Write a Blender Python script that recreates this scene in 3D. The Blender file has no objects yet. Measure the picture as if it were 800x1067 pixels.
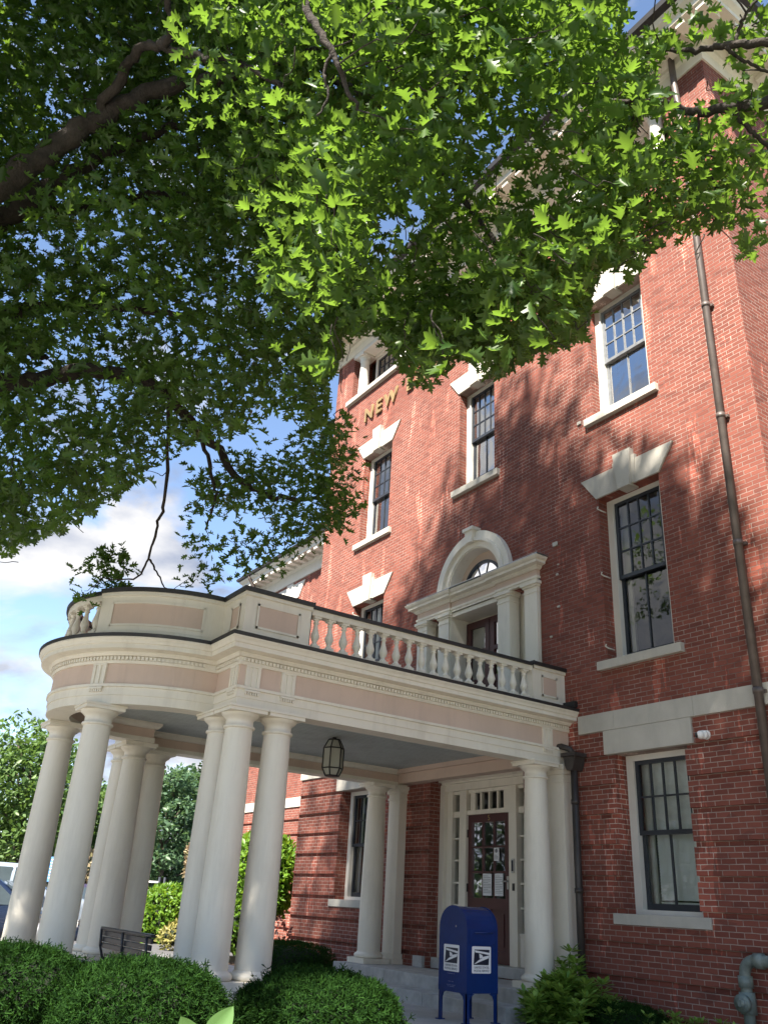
import bpy, bmesh, math, random
import numpy as np
from mathutils import Vector, Matrix

R = math.radians
scene = bpy.context.scene
COL = scene.collection

# ------------------------------------------------------------------ camera
CAM = Vector((10.757, -9.0, 0.0))
YAW, PITCH, ROLL, FPX = -0.99387, 0.43812, 0.05886, 878.4
_f = Vector((math.sin(YAW) * math.cos(PITCH), math.cos(YAW) * math.cos(PITCH), math.sin(PITCH)))
_r0 = Vector((math.cos(YAW), -math.sin(YAW), 0))
_u0 = _r0.cross(_f)
_r = math.cos(ROLL) * _r0 + math.sin(ROLL) * _u0
_u = -math.sin(ROLL) * _r0 + math.cos(ROLL) * _u0
cd = bpy.data.cameras.new('camera')
cam = bpy.data.objects.new('camera', cd)
COL.objects.link(cam)
cam.matrix_world = Matrix(((_r.x, _u.x, -_f.x, CAM.x), (_r.y, _u.y, -_f.y, CAM.y), (_r.z, _u.z, -_f.z, CAM.z), (0, 0, 0, 1)))
cd.sensor_fit = 'HORIZONTAL'
cd.sensor_width = 36.0
cd.lens = FPX * 36.0 / 800.0
cd.clip_start = 0.05
cd.clip_end = 3000
scene.camera = cam

# ------------------------------------------------------------------ light
SUN_EL, SUN_X, SUN_Y = R(50), 0.45, -0.893
S = Vector((SUN_X * math.cos(SUN_EL), SUN_Y * math.cos(SUN_EL), math.sin(SUN_EL)))
sl = bpy.data.lights.new('sun', 'SUN')
sl.energy = 5.0
sl.angle = R(0.9)
sl.color = (1.0, 0.965, 0.91)
so = bpy.data.objects.new('sun', sl)
so.rotation_euler = (-S).to_track_quat('-Z', 'Y').to_euler()
so.location = (0, -20, 40)
COL.objects.link(so)

world = bpy.data.worlds.new('World')
scene.world = world
world.use_nodes = True
wt = world.node_tree
for n in list(wt.nodes):
    wt.nodes.remove(n)
wo = wt.nodes.new('ShaderNodeOutputWorld')
bg = wt.nodes.new('ShaderNodeBackground')
bg.inputs['Strength'].default_value = 0.10
sky = wt.nodes.new('ShaderNodeTexSky')
sky.sky_type = 'NISHITA'
sky.sun_disc = False
sky.sun_elevation = SUN_EL
sky.sun_rotation = math.atan2(SUN_X, SUN_Y)
sky.air_density = 0.85
sky.dust_density = 0.0
sky.ozone_density = 2.6
wtc = wt.nodes.new('ShaderNodeTexCoord')
wmp = wt.nodes.new('ShaderNodeMapping')
wmp.inputs['Scale'].default_value = (1.0, 1.0, 2.2)
wmp.inputs['Location'].default_value = (0.35, 0.2, 0.0)
wn = wt.nodes.new('ShaderNodeTexNoise')
wn.inputs['Scale'].default_value = 3.6
wn.inputs['Detail'].default_value = 9
wn.inputs['Roughness'].default_value = 0.56
wn.inputs['Distortion'].default_value = 0.35
wr = wt.nodes.new('ShaderNodeValToRGB')
wr.color_ramp.elements[0].position = 0.475
wr.color_ramp.elements[1].position = 0.575
wsep = wt.nodes.new('ShaderNodeSeparateXYZ')
wn2 = wt.nodes.new('ShaderNodeTexNoise')
wn2.inputs['Scale'].default_value = 5.0
wn2.inputs['Detail'].default_value = 7
wcr = wt.nodes.new('ShaderNodeValToRGB')
wcr.color_ramp.elements[0].position = 0.42
wcr.color_ramp.elements[0].color = (1.1, 1.35, 1.95, 1)
wcr.color_ramp.elements[1].position = 0.58
wcr.color_ramp.elements[1].color = (2.9, 3.0, 3.2, 1)
wmx = wt.nodes.new('ShaderNodeMix')
wmx.data_type = 'RGBA'
wl = wt.links.new
wl(wtc.outputs['Generated'], wmp.inputs['Vector'])
wl(wmp.outputs['Vector'], wn.inputs['Vector'])
wl(wmp.outputs['Vector'], wn2.inputs['Vector'])
# cumulus thins out towards the zenith
wl(wtc.outputs['Generated'], wsep.inputs[0])
wma = wt.nodes.new('ShaderNodeMapRange')
wma.inputs['From Min'].default_value = 0.05
wma.inputs['From Max'].default_value = 0.50
wma.inputs['To Min'].default_value = 0.12
wma.inputs['To Max'].default_value = -0.07
wl(wsep.outputs[2], wma.inputs['Value'])
wad = wt.nodes.new('ShaderNodeMath')
wl(wn.outputs['Fac'], wad.inputs[0])
wl(wma.outputs['Result'], wad.inputs[1])
# unseen cloud bank, added so the upper windows reflect a pale sky
wdt = wt.nodes.new('ShaderNodeVectorMath')
wdt.operation = 'DOT_PRODUCT'
wdt.inputs[1].default_value = (-0.64, -0.56, 0.52)
wl(wtc.outputs['Generated'], wdt.inputs[0])
wmb = wt.nodes.new('ShaderNodeMapRange')
wmb.inputs['From Min'].default_value = 0.80
wmb.inputs['From Max'].default_value = 0.97
wmb.inputs['To Max'].default_value = 0.16
wl(wdt.outputs['Value'], wmb.inputs['Value'])
wad2 = wt.nodes.new('ShaderNodeMath')
wl(wad.outputs[0], wad2.inputs[0])
wl(wmb.outputs['Result'], wad2.inputs[1])
wl(wad2.outputs[0], wr.inputs['Fac'])
wl(wn2.outputs['Fac'], wcr.inputs['Fac'])
wl(wr.outputs['Color'], wmx.inputs['Factor'])
wl(sky.outputs['Color'], wmx.inputs['A'])
wl(wcr.outputs['Color'], wmx.inputs['B'])
wl(wmx.outputs['Result'], bg.inputs['Color'])
wl(bg.outputs['Background'], wo.inputs['Surface'])

scene.view_settings.view_transform = 'Standard'
scene.view_settings.look = 'None'
scene.view_settings.gamma = 1.0
scene.view_settings.use_curve_mapping = False
scene.view_settings.use_white_balance = True
scene.view_settings.white_balance_temperature = 7000
scene.view_settings.exposure = 1.86
scene.render.engine = 'CYCLES'
scene.cycles.max_bounces = 8
scene.cycles.transparent_max_bounces = 12

rng = np.random.default_rng(7)
random.seed(7)


# ------------------------------------------------------------------ helpers
def tag(o, label=None, cat=None, group=None, kind=None):
    if label: o['label'] = label
    if cat: o['category'] = cat
    if group: o['group'] = group
    if kind: o['kind'] = kind
    return o


def empty(name, loc=(0, 0, 0), rz=0, parent=None):
    o = bpy.data.objects.new(name, None)
    o.empty_display_size = 0.2
    COL.objects.link(o)
    o.location = loc
    o.rotation_euler = (0, 0, rz)
    if parent: o.parent = parent
    return o


def copy_tree(o, parent=None):
    c = o.copy()
    COL.objects.link(c)
    c.parent = parent
    for ch in list(o.children):
        copy_tree(ch, c)
    return c


class MB:
    """collects faces, builds ONE mesh object"""
    def __init__(self):
        self.v, self.f, self.m, self.sm = [], [], [], []

    def add(self, vs, fs, mi=0, smooth=False):
        o = len(self.v)
        self.v += [tuple(p) for p in vs]
        for f in fs:
            self.f.append([i + o for i in f])
            self.m.append(mi)
            self.sm.append(smooth)

    def quad(self, a, b, c, d, mi=0):
        self.add([a, b, c, d], [(0, 1, 2, 3)], mi)

    def box(self, x0, x1, y0, y1, z0, z1, mi=0, bev=0.0):
        x0, x1 = min(x0, x1), max(x0, x1)
        y0, y1 = min(y0, y1), max(y0, y1)
        z0, z1 = min(z0, z1), max(z0, z1)
        if bev > 0:
            bm = bmesh.new()
            bmesh.ops.create_cube(bm, size=1)
            for v in bm.verts:
                v.co = Vector(((x0 + x1) / 2 + v.co.x * (x1 - x0), (y0 + y1) / 2 + v.co.y * (y1 - y0), (z0 + z1) / 2 + v.co.z * (z1 - z0)))
            bmesh.ops.bevel(bm, geom=bm.edges[:], offset=bev, segments=2, affect='EDGES', profile=0.6)
            bm.verts.ensure_lookup_table()
            self.add([v.co[:] for v in bm.verts], [[v.index for v in f.verts] for f in bm.faces], mi)
            bm.free()
            return
        v = [(x0, y0, z0), (x1, y0, z0), (x1, y1, z0), (x0, y1, z0), (x0, y0, z1), (x1, y0, z1), (x1, y1, z1), (x0, y1, z1)]
        self.add(v, [(0, 3, 2, 1), (4, 5, 6, 7), (0, 1, 5, 4), (1, 2, 6, 5), (2, 3, 7, 6), (3, 0, 4, 7)], mi)

    def prism(self, poly, axis, a, b, mi=0, smooth=False):
        """poly in the other two axes, extruded along axis from a to b"""
        n = len(poly)
        def P(p, t):
            if axis == 'y': return (p[0], t, p[1])
            if axis == 'x': return (t, p[0], p[1])
            return (p[0], p[1], t)
        vs = [P(p, a) for p in poly] + [P(p, b) for p in poly]
        self.add(vs, [list(range(n))[::-1], list(range(n, 2 * n))], mi)
        self.add(vs, [(i, (i + 1) % n, n + (i + 1) % n, n + i) for i in range(n)], mi, smooth)

    def lathe(self, prof, cx=0, cy=0, seg=28, mi=0, smooth=True, cap=True):
        n = len(prof)
        vs, fs = [], []
        for i in range(seg):
            a = 2 * math.pi * i / seg
            for r, z in prof:
                vs.append((cx + r * math.cos(a), cy + r * math.sin(a), z))
        for i in range(seg):
            j = (i + 1) % seg
            for k in range(n - 1):
                fs.append((i * n + k, j * n + k, j * n + k + 1, i * n + k + 1))
        self.add(vs, fs, mi, smooth)
        if cap:
            self.add([vs[i * n] for i in range(seg)], [list(range(seg))[::-1]], mi)
            self.add([vs[i * n + n - 1] for i in range(seg)], [list(range(seg))], mi)

    def tube(self, pts, radii, seg=10, mi=0, smooth=True):
        pts = [Vector(p) for p in pts]
        if not hasattr(radii, '__len__'): radii = [radii] * len(pts)
        vs, fs = [], []
        prev = None
        for i, p in enumerate(pts):
            t = (pts[min(i + 1, len(pts) - 1)] - pts[max(i - 1, 0)]).normalized()
            if prev is None:
                a = Vector((0, 0, 1)) if abs(t.z) < 0.9 else Vector((1, 0, 0))
                nrm = t.cross(a).normalized()
            else:
                nrm = (prev - t * prev.dot(t)).normalized()
            prev = nrm
            b = t.cross(nrm)
            for k in range(seg):
                an = 2 * math.pi * k / seg
                vs.append(p + radii[i] * (math.cos(an) * nrm + math.sin(an) * b))
        for i in range(len(pts) - 1):
            for k in range(seg):
                k2 = (k + 1) % seg
                fs.append((i * seg + k, i * seg + k2, (i + 1) * seg + k2, (i + 1) * seg + k))
        fs.append(list(range(seg))[::-1])
        fs.append([(len(pts) - 1) * seg + k for k in range(seg)])
        self.add(vs, fs, mi, smooth)

    def sweep(self, path, prof, mi=0, closed=False, smooth=False, prof_closed=False):
        """path: plan points (x,y); prof: (offset to the right-hand outside, z); mitred corners"""
        n = len(path)
        P = [Vector(p) for p in path]
        nr = []
        for i in range(n):
            def nm(a, b):
                d = (b - a).normalized()
                return Vector((-d.y, d.x))
            if closed or 0 < i < n - 1:
                n1, n2 = nm(P[(i - 1) % n], P[i]), nm(P[i], P[(i + 1) % n])
                h = n1 + n2
                nr.append(h / max(0.3, (1 + n1.dot(n2))))
            elif i == 0: nr.append(nm(P[0], P[1]))
            else: nr.append(nm(P[-2], P[-1]))
        m = len(prof)
        vs = []
        for i in range(n):
            for o, z in prof:
                q = P[i] + nr[i] * o
                vs.append((q.x, q.y, z))
        fs = []
        for i in range(n if closed else n - 1):
            j = (i + 1) % n
            for k in range(m if prof_closed else m - 1):
                k2 = (k + 1) % m
                fs.append((i * m + k, i * m + k2, j * m + k2, j * m + k))
        self.add(vs, fs, mi, smooth)

    def build(self, name, mats, parent=None, loc=None):
        me = bpy.data.meshes.new(name)
        me.from_pydata(self.v, [], self.f)
        if not isinstance(mats, (list, tuple)): mats = [mats]
        for m in mats: me.materials.append(m)
        me.polygons.foreach_set('material_index', self.m)
        me.polygons.foreach_set('use_smooth', self.sm)
        me.update()
        bm = bmesh.new()
        bm.from_mesh(me)
        bmesh.ops.recalc_face_normals(bm, faces=bm.faces[:])
        bm.to_mesh(me)
        bm.free()
        o = bpy.data.objects.new(name, me)
        COL.objects.link(o)
        if parent: o.parent = parent
        if loc: o.location = loc
        return o


def bx(name, mat, parent, *a, bev=0.0):
    m = MB()
    m.box(*a, bev=bev)
    return m.build(name, mat, parent)


def text_mesh(name, body, size, mat, M, parent=None, extrude=0.01, align='CENTER'):
    cu = bpy.data.curves.new(name, 'FONT')
    cu.body = body
    cu.size = size
    cu.extrude = extrude
    if name == 'letter': cu.offset = .012
    cu.align_x = align
    cu.align_y = 'CENTER'
    t = bpy.data.objects.new(name + '_tmp', cu)
    COL.objects.link(t)
    bpy.context.view_layer.update()
    dg = bpy.context.evaluated_depsgraph_get()
    me = bpy.data.meshes.new_from_object(t.evaluated_get(dg))
    bpy.data.objects.remove(t)
    bpy.data.curves.remove(cu)
    me.transform(M)
    me.materials.clear()
    me.materials.append(mat)
    me.name = name
    o = bpy.data.objects.new(name, me)
    COL.objects.link(o)
    if parent: o.parent = parent
    return o


# ------------------------------------------------------------------ materials
def newmat(name):
    m = bpy.data.materials.new(name)
    m.use_nodes = True
    nt = m.node_tree
    b = nt.nodes['Principled BSDF']
    return m, nt, b


def N(nt, t, **kw):
    n = nt.nodes.new(t)
    for k, v in kw.items():
        if k in n.inputs: n.inputs[k].default_value = v
        else: setattr(n, k, v)
    return n


def mixc(nt, fac, a, b, bt='MIX'):
    n = nt.nodes.new('ShaderNodeMix')
    n.data_type = 'RGBA'
    n.blend_type = bt
    for s, v in (('Factor', fac), ('A', a), ('B', b)):
        if hasattr(v, 'links'): nt.links.new(v, n.inputs[s])
        elif isinstance(v, (int, float)): n.inputs[s].default_value = v
        else: n.inputs[s].default_value = (*v, 1)
    return n.outputs['Result']


def ramp(nt, src, p0, p1, c0=(0, 0, 0), c1=(1, 1, 1)):
    r = nt.nodes.new('ShaderNodeValToRGB')
    r.color_ramp.elements[0].position = p0
    r.color_ramp.elements[1].position = p1
    r.color_ramp.elements[0].color = (*c0, 1)
    r.color_ramp.elements[1].color = (*c1, 1)
    nt.links.new(src, r.inputs['Fac'])
    return r.outputs['Color']


def plain(name, col, rough=0.6, metal=0.0, var=0.12, vscale=3.0, bump=0.0, bscale=60, grime=None, spec=0.5):
    m, nt, b = newmat(name)
    tc = N(nt, 'ShaderNodeTexCoord')
    no = N(nt, 'ShaderNodeTexNoise', Scale=vscale, Detail=6.0, Roughness=0.6)
    nt.links.new(tc.outputs['Object'], no.inputs['Vector'])
    f = ramp(nt, no.outputs['Fac'], 0.3, 0.7)
    dark = tuple(c * (1 - var) for c in col)
    lite = tuple(min(1, c * (1 + var)) for c in col)
    c = mixc(nt, f, dark, lite)
    if grime:
        n3 = N(nt, 'ShaderNodeTexNoise', Scale=1.3, Detail=10.0, Roughness=0.72)
        mp = N(nt, 'ShaderNodeMapping')
        mp.inputs['Scale'].default_value = (3.5, 3.5, 0.5)
        nt.links.new(tc.outputs['Object'], mp.inputs['Vector'])
        nt.links.new(mp.outputs['Vector'], n3.inputs['Vector'])
        c = mixc(nt, ramp(nt, n3.outputs['Fac'], 0.5, 0.78, (0, 0, 0), (0.55, 0.55, 0.55)), c, grime)
    nt.links.new(c, b.inputs['Base Color'])
    b.inputs['Roughness'].default_value = rough
    b.inputs['Metallic'].default_value = metal
    b.inputs['Specular IOR Level'].default_value = spec
    if bump:
        n2 = N(nt, 'ShaderNodeTexNoise', Scale=bscale, Detail=4.0)
        nt.links.new(tc.outputs['Object'], n2.inputs['Vector'])
        bp = N(nt, 'ShaderNodeBump', Strength=bump, Distance=0.02)
        nt.links.new(n2.outputs['Fac'], bp.inputs['Height'])
        nt.links.new(bp.outputs['Normal'], b.inputs['Normal'])
    return m


CH = 0.0624   # brick course
BW = 0.190    # brick + joint


def brick_mat(name, c1, c2, mortar, stain):
    m, nt, b = newmat(name)
    tc = N(nt, 'ShaderNodeTexCoord')
    ge = N(nt, 'ShaderNodeNewGeometry')
    sp = N(nt, 'ShaderNodeSeparateXYZ')
    nt.links.new(tc.outputs['Object'], sp.inputs[0])
    sn = N(nt, 'ShaderNodeSeparateXYZ')
    nt.links.new(ge.outputs['True Normal'], sn.inputs[0])
    ab = N(nt, 'ShaderNodeMath', operation='ABSOLUTE')
    nt.links.new(sn.outputs[0], ab.inputs[0])
    gt = N(nt, 'ShaderNodeMath', operation='GREATER_THAN')
    gt.inputs[1].default_value = 0.5
    nt.links.new(ab.outputs[0], gt.inputs[0])
    mu = N(nt, 'ShaderNodeMix')
    nt.links.new(gt.outputs[0], mu.inputs['Factor'])
    nt.links.new(sp.outputs[0], mu.inputs['A'])
    nt.links.new(sp.outputs[1], mu.inputs['B'])
    cb = N(nt, 'ShaderNodeCombineXYZ')
    nt.links.new(mu.outputs['Result'], cb.inputs[0])
    av = N(nt, 'ShaderNodeMath', operation='ADD')
    av.inputs[1].default_value = 20 * CH * 6 - 0.15 + CH
    nt.links.new(sp.outputs[2], av.inputs[0])
    # slightly wavering joints
    wv = N(nt, 'ShaderNodeTexNoise', Scale=5.0, Detail=2.0)
    nt.links.new(tc.outputs['Object'], wv.inputs['Vector'])
    wm = N(nt, 'ShaderNodeMath', operation='MULTIPLY_ADD')
    wm.inputs[1].default_value = 0.012
    nt.links.new(wv.outputs['Fac'], wm.inputs[0])
    nt.links.new(av.outputs[0], wm.inputs[2])
    nt.links.new(wm.outputs[0], cb.inputs[1])
    bt = N(nt, 'ShaderNodeTexBrick')
    bt.inputs['Scale'].default_value = 1.0
    bt.inputs['Brick Width'].default_value = BW
    bt.inputs['Row Height'].default_value = CH
    bt.inputs['Mortar Size'].default_value = 0.0052
    bt.inputs['Mortar Smooth'].default_value = 0.25
    bt.inputs['Bias'].default_value = -0.1
    bt.inputs['Color1'].default_value = (*c1, 1)
    bt.inputs['Color2'].default_value = (*c2, 1)
    nt.links.new(cb.outputs[0], bt.inputs['Vector'])
    # mortar: patchy, some of it worn dark
    mn = N(nt, 'ShaderNodeTexNoise', Scale=1.1, Detail=7.0, Roughness=0.7)
    nt.links.new(tc.outputs['Object'], mn.inputs['Vector'])
    # soot has darkened the joints of the second storey
    zr = N(nt, 'ShaderNodeValToRGB')
    zr.color_ramp.elements[0].position = 0.0
    zr.color_ramp.elements[0].color = (.10, .10, .10, 1)
    zr.color_ramp.elements[1].position = 1.0
    zr.color_ramp.elements[1].color = (.02, .02, .02, 1)
    for ps, vv in ((.23, .12), (.26, -.17), (.62, -.15), (.70, .09)):
        e_ = zr.color_ramp.elements.new(ps)
        e_.color = (vv, vv, vv, 1)
    zd = N(nt, 'ShaderNodeMath', operation='DIVIDE')
    zd.inputs[1].default_value = 10.0
    nt.links.new(sp.outputs[2], zd.inputs[0])
    nt.links.new(zd.outputs[0], zr.inputs['Fac'])
    za = N(nt, 'ShaderNodeMath', operation='ADD')
    nt.links.new(mn.outputs['Fac'], za.inputs[0])
    nt.links.new(zr.outputs['Color'], za.inputs[1])
    mc = mixc(nt, ramp(nt, za.outputs[0], 0.38, 0.62), tuple(x * 0.17 for x in mortar), mortar)
    nt.links.new(mc, bt.inputs['Mortar'])
    col = bt.outputs['Color']
    # fired colour variation and grime
    n1 = N(nt, 'ShaderNodeTexNoise', Scale=9.0, Detail=5.0, Roughness=0.7)
    nt.links.new(tc.outputs['Object'], n1.inputs['Vector'])
    col = mixc(nt, ramp(nt, n1.outputs['Fac'], 0.3, 0.75, (0, 0, 0), (0.5, 0.5, 0.5)), col, stain)
    mp = N(nt, 'ShaderNodeMapping')
    mp.inputs['Scale'].default_value = (1.6, 1.6, 0.28)
    nt.links.new(tc.outputs['Object'], mp.inputs['Vector'])
    n2 = N(nt, 'ShaderNodeTexNoise', Scale=1.6, Detail=9.0, Roughness=0.68)
    nt.links.new(mp.outputs['Vector'], n2.inputs['Vector'])
    col = mixc(nt, ramp(nt, n2.outputs['Fac'], 0.56, 0.74, (0, 0, 0), (0.05, 0.05, 0.05)), col, (0.42, 0.30, 0.25))
    col = mixc(nt, ramp(nt, n2.outputs['Fac'], 0.42, 0.28, (0, 0, 0), (0.5, 0.5, 0.5)), col, (0.06, 0.03, 0.025))
    n5 = N(nt, 'ShaderNodeTexNoise', Scale=0.55, Detail=5.0, Roughness=0.6)
    nt.links.new(tc.outputs['Object'], n5.inputs['Vector'])
    col = mixc(nt, ramp(nt, n5.outputs['Fac'], 0.52, 0.72, (0, 0, 0), (0.25, 0.25, 0.25)), col, (0.13, 0.045, 0.034))
    vo = N(nt, 'ShaderNodeTexVoronoi', Scale=1.0)
    vm = N(nt, 'ShaderNodeMapping')
    vm.inputs['Scale'].default_value = (1 / BW, 1 / CH, 1)
    nt.links.new(cb.outputs[0], vm.inputs['Vector'])
    nt.links.new(vm.outputs['Vector'], vo.inputs['Vector'])
    vs_ = N(nt, 'ShaderNodeSeparateColor')
    nt.links.new(vo.outputs['Color'], vs_.inputs[0])
    col = mixc(nt, ramp(nt, vs_.outputs[0], 0.90, 0.93, (0, 0, 0), (0.35, 0.35, 0.35)), col, (0.09, 0.035, 0.03))
    nt.links.new(col, b.inputs['Base Color'])
    b.inputs['Roughness'].default_value = 0.85
    b.inputs['Specular IOR Level'].default_value = 0.25
    iv = N(nt, 'ShaderNodeMath', operation='SUBTRACT')
    iv.inputs[0].default_value = 1.0
    nt.links.new(bt.outputs['Fac'], iv.inputs[1])
    ad = N(nt, 'ShaderNodeMath', operation='MULTIPLY_ADD')
    n4 = N(nt, 'ShaderNodeTexNoise', Scale=70.0, Detail=3.0)
    nt.links.new(tc.outputs['Object'], n4.inputs['Vector'])
    nt.links.new(n4.outputs['Fac'], ad.inputs[0])
    ad.inputs[1].default_value = 0.5
    nt.links.new(iv.outputs[0], ad.inputs[2])
    bp = N(nt, 'ShaderNodeBump', Strength=0.7, Distance=0.006)
    nt.links.new(ad.outputs[0], bp.inputs['Height'])
    nt.links.new(bp.outputs['Normal'], b.inputs['Normal'])
    return m


def leaf_mat(name, dark, lite, trans=(0.25, 0.45, 0.03), tfac=0.45, rough=0.45):
    m, nt, b = newmat(name)
    ge = N(nt, 'ShaderNodeNewGeometry')
    c = ramp(nt, ge.outputs['Random Per Island'], 0.0, 1.0, dark, lite)
    nt.links.new(c, b.inputs['Base Color'])
    b.inputs['Roughness'].default_value = rough
    b.inputs['Specular IOR Level'].default_value = 0.35 if rough < .7 else .08
    tr = N(nt, 'ShaderNodeBsdfTranslucent')
    tcx = mixc(nt, ge.outputs['Random Per Island'], tuple(t * 0.7 for t in trans), trans)
    nt.links.new(tcx, tr.inputs['Color'])
    mx = N(nt, 'ShaderNodeMixShader')
    mx.inputs[0].default_value = tfac
    nt.links.new(b.outputs[0], mx.inputs[1])
    nt.links.new(tr.outputs[0], mx.inputs[2])
    nt.links.new(mx.outputs[0], nt.nodes['Material Output'].inputs['Surface'])
    return m


def glass_mat(name, tint=(0.86, 0.90, 0.89), wave=0.02, refl=1.0, ior=4.5):
    m, nt, b = newmat(name)
    nt.nodes.remove(b)
    tp = N(nt, 'ShaderNodeBsdfTransparent')
    tp.inputs['Color'].default_value = (*tint, 1)
    gl = N(nt, 'ShaderNodeBsdfGlossy', Roughness=0.02)
    gl.inputs['Color'].default_value = (refl, refl, refl, 1)
    fr = N(nt, 'ShaderNodeFresnel', IOR=ior)
    tc = N(nt, 'ShaderNodeTexCoord')
    no = N(nt, 'ShaderNodeTexNoise', Scale=2.5, Detail=2.0)
    nt.links.new(tc.outputs['Object'], no.inputs['Vector'])
    bp = N(nt, 'ShaderNodeBump', Strength=wave * 10, Distance=0.02)
    nt.links.new(no.outputs['Fac'], bp.inputs['Height'])
    nt.links.new(bp.outputs['Normal'], gl.inputs['Normal'])
    mx = N(nt, 'ShaderNodeMixShader')
    nt.links.new(fr.outputs[0], mx.inputs[0])
    nt.links.new(tp.outputs[0], mx.inputs[1])
    nt.links.new(gl.outputs[0], mx.inputs[2])
    nt.links.new(mx.outputs[0], nt.nodes['Material Output'].inputs['Surface'])
    return m


M = {}
M['brick'] = brick_mat('red_brick', (0.44, 0.126, 0.084), (0.265, 0.066, 0.045), (0.74, 0.65, 0.56), (0.33, 0.105, 0.078))
M['stone'] = plain('limestone', (0.47, 0.445, 0.39), 0.8, var=0.10, vscale=2.5, bump=0.15, grime=(0.33, 0.31, 0.28))
M['granite'] = plain('grey_granite', (0.40, 0.40, 0.39), 0.8, var=0.22, vscale=6, bump=0.25, grime=(0.26, 0.26, 0.25))
M['cream'] = plain('cream_paint', (0.76, 0.71, 0.605), 0.5, var=0.05, vscale=1.5, grime=(0.50, 0.45, 0.37))
M['white'] = plain('white_paint', (0.66, 0.64, 0.58), 0.5, var=0.05, vscale=2, grime=(0.60, 0.57, 0.51))
M['pink'] = plain('dusty_pink_paint', (0.61, 0.465, 0.375), 0.55, var=0.06, vscale=1.8, grime=(0.46, 0.35, 0.29))
M['ceiling'] = plain('blue_grey_paint', (0.27, 0.305, 0.30), 0.6, var=0.06)
def boards(mat, axis, pitch):
    nt = mat.node_tree
    b = nt.nodes['Principled BSDF']
    tc = N(nt, 'ShaderNodeTexCoord')
    sp = N(nt, 'ShaderNodeSeparateXYZ')
    nt.links.new(tc.outputs['Object'], sp.inputs[0])
    dv = N(nt, 'ShaderNodeMath', operation='DIVIDE')
    dv.inputs[1].default_value = pitch
    nt.links.new(sp.outputs[axis], dv.inputs[0])
    fr = N(nt, 'ShaderNodeMath', operation='FRACT')
    nt.links.new(dv.outputs[0], fr.inputs[0])
    lt = N(nt, 'ShaderNodeMath', operation='LESS_THAN')
    lt.inputs[1].default_value = .10
    nt.links.new(fr.outputs[0], lt.inputs[0])
    src = b.inputs['Base Color'].links[0].from_socket
    c = mixc(nt, lt.outputs[0], src, (.12, .13, .13))
    nt.links.new(c, b.inputs['Base Color'])
    bp = N(nt, 'ShaderNodeBump', Strength=.6, Distance=.006)
    bp.invert = True
    nt.links.new(lt.outputs[0], bp.inputs['Height'])
    nt.links.new(bp.outputs['Normal'], b.inputs['Normal'])
M['ceiling'] = plain('blue_grey_boards', (0.46, 0.505, 0.49), 0.6, var=0.08, grime=(.25, .27, .26))
boards(M['ceiling'], 0, .095)
M['black'] = plain('black_metal', (0.022, 0.021, 0.022), 0.5, var=0.3, vscale=8)
M['sash'] = plain('dark_sash_paint', (0.022, 0.027, 0.036), 0.35, var=0.2)
M['grey_sash'] = plain('weathered_grey_sash', (0.16, 0.17, 0.18), 0.5, var=0.25, vscale=9)
M['maroon'] = plain('maroon_paint', (0.070, 0.017, 0.018), 0.4, var=0.12)
M['pipe'] = plain('brown_copper_pipe', (0.115, 0.092, 0.082), 0.5, metal=0.3, var=0.25, vscale=5, grime=(0.16, 0.13, 0.12))
M['dark_pipe'] = plain('dark_brown_pipe', (0.050, 0.042, 0.038), 0.5, metal=0.2, var=0.25, vscale=5, grime=(0.10, 0.085, 0.075))
M['gas'] = plain('grey_green_pipe_paint', (0.15, 0.185, 0.17), 0.45, var=0.25, vscale=14, bump=0.15)
M['glass'] = glass_mat('window_glass')
M['glass_low'] = glass_mat('ground_floor_glass', (.93, .95, .94), ior=1.3, wave=.006)
M['glass_mid'] = glass_mat('second_floor_glass', (.86, .9, .89), ior=1.8)
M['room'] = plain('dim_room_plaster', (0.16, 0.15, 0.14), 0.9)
M['blind'] = plain('pale_blind', (0.86, 0.87, 0.83), 0.7, var=0.04)
M['curtain'] = plain('white_curtain', (0.78, 0.78, 0.74), 0.8, var=0.10, vscale=10)
M['roof'] = plain('grey_roofing', (0.12, 0.115, 0.11), 0.85, var=0.2)
M['gold'] = plain('gold_leaf_letters', (0.27, 0.185, 0.09), 0.5, metal=0.2, var=0.2)
M['mail'] = plain('postal_blue_paint', (0.005, 0.027, 0.135), 0.25, var=0.15, vscale=5)
M['sticker'] = plain('white_sticker', (0.78, 0.78, 0.78), 0.4, var=0.03)
M['navy'] = plain('navy_print', (0.008, 0.012, 0.03), 0.4)
M['paper'] = plain('white_paper', (0.72, 0.73, 0.74), 0.7, var=0.05)
M['ink'] = plain('grey_print', (0.22, 0.22, 0.23), 0.7)
M['plastic'] = plain('white_plastic', (0.75, 0.75, 0.74), 0.3, var=0.02)
M['steel'] = plain('brushed_steel', (0.5, 0.5, 0.5), 0.35, metal=0.9)
M['brass'] = plain('worn_brass', (0.45, 0.33, 0.14), 0.35, metal=0.9)
M['frost'] = plain('frosted_lantern_glass', (0.42, 0.42, 0.36), 0.35, var=0.06)
M['asphalt'] = plain('asphalt', (0.085, 0.085, 0.088), 0.9, var=0.2, vscale=4, bump=0.3)
M['concrete'] = plain('concrete_paving', (0.40, 0.39, 0.37), 0.85, var=0.14, vscale=3, bump=0.2)
M['grass'] = plain('mown_grass', (0.055, 0.085, 0.028), 0.95, var=0.4, vscale=1.5, bump=0.6, bscale=80)
M['bounce'] = plain('bounce_concrete', (0.27, 0.26, 0.245), 0.9, var=0.16, vscale=1.2, bump=0.2)  # for the added paving out of view, pale enough to bounce sunlight
M['mulch'] = plain('bark_mulch', (0.075, 0.045, 0.032), 0.95, var=0.55, vscale=22, bump=1.0, bscale=45)
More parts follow.
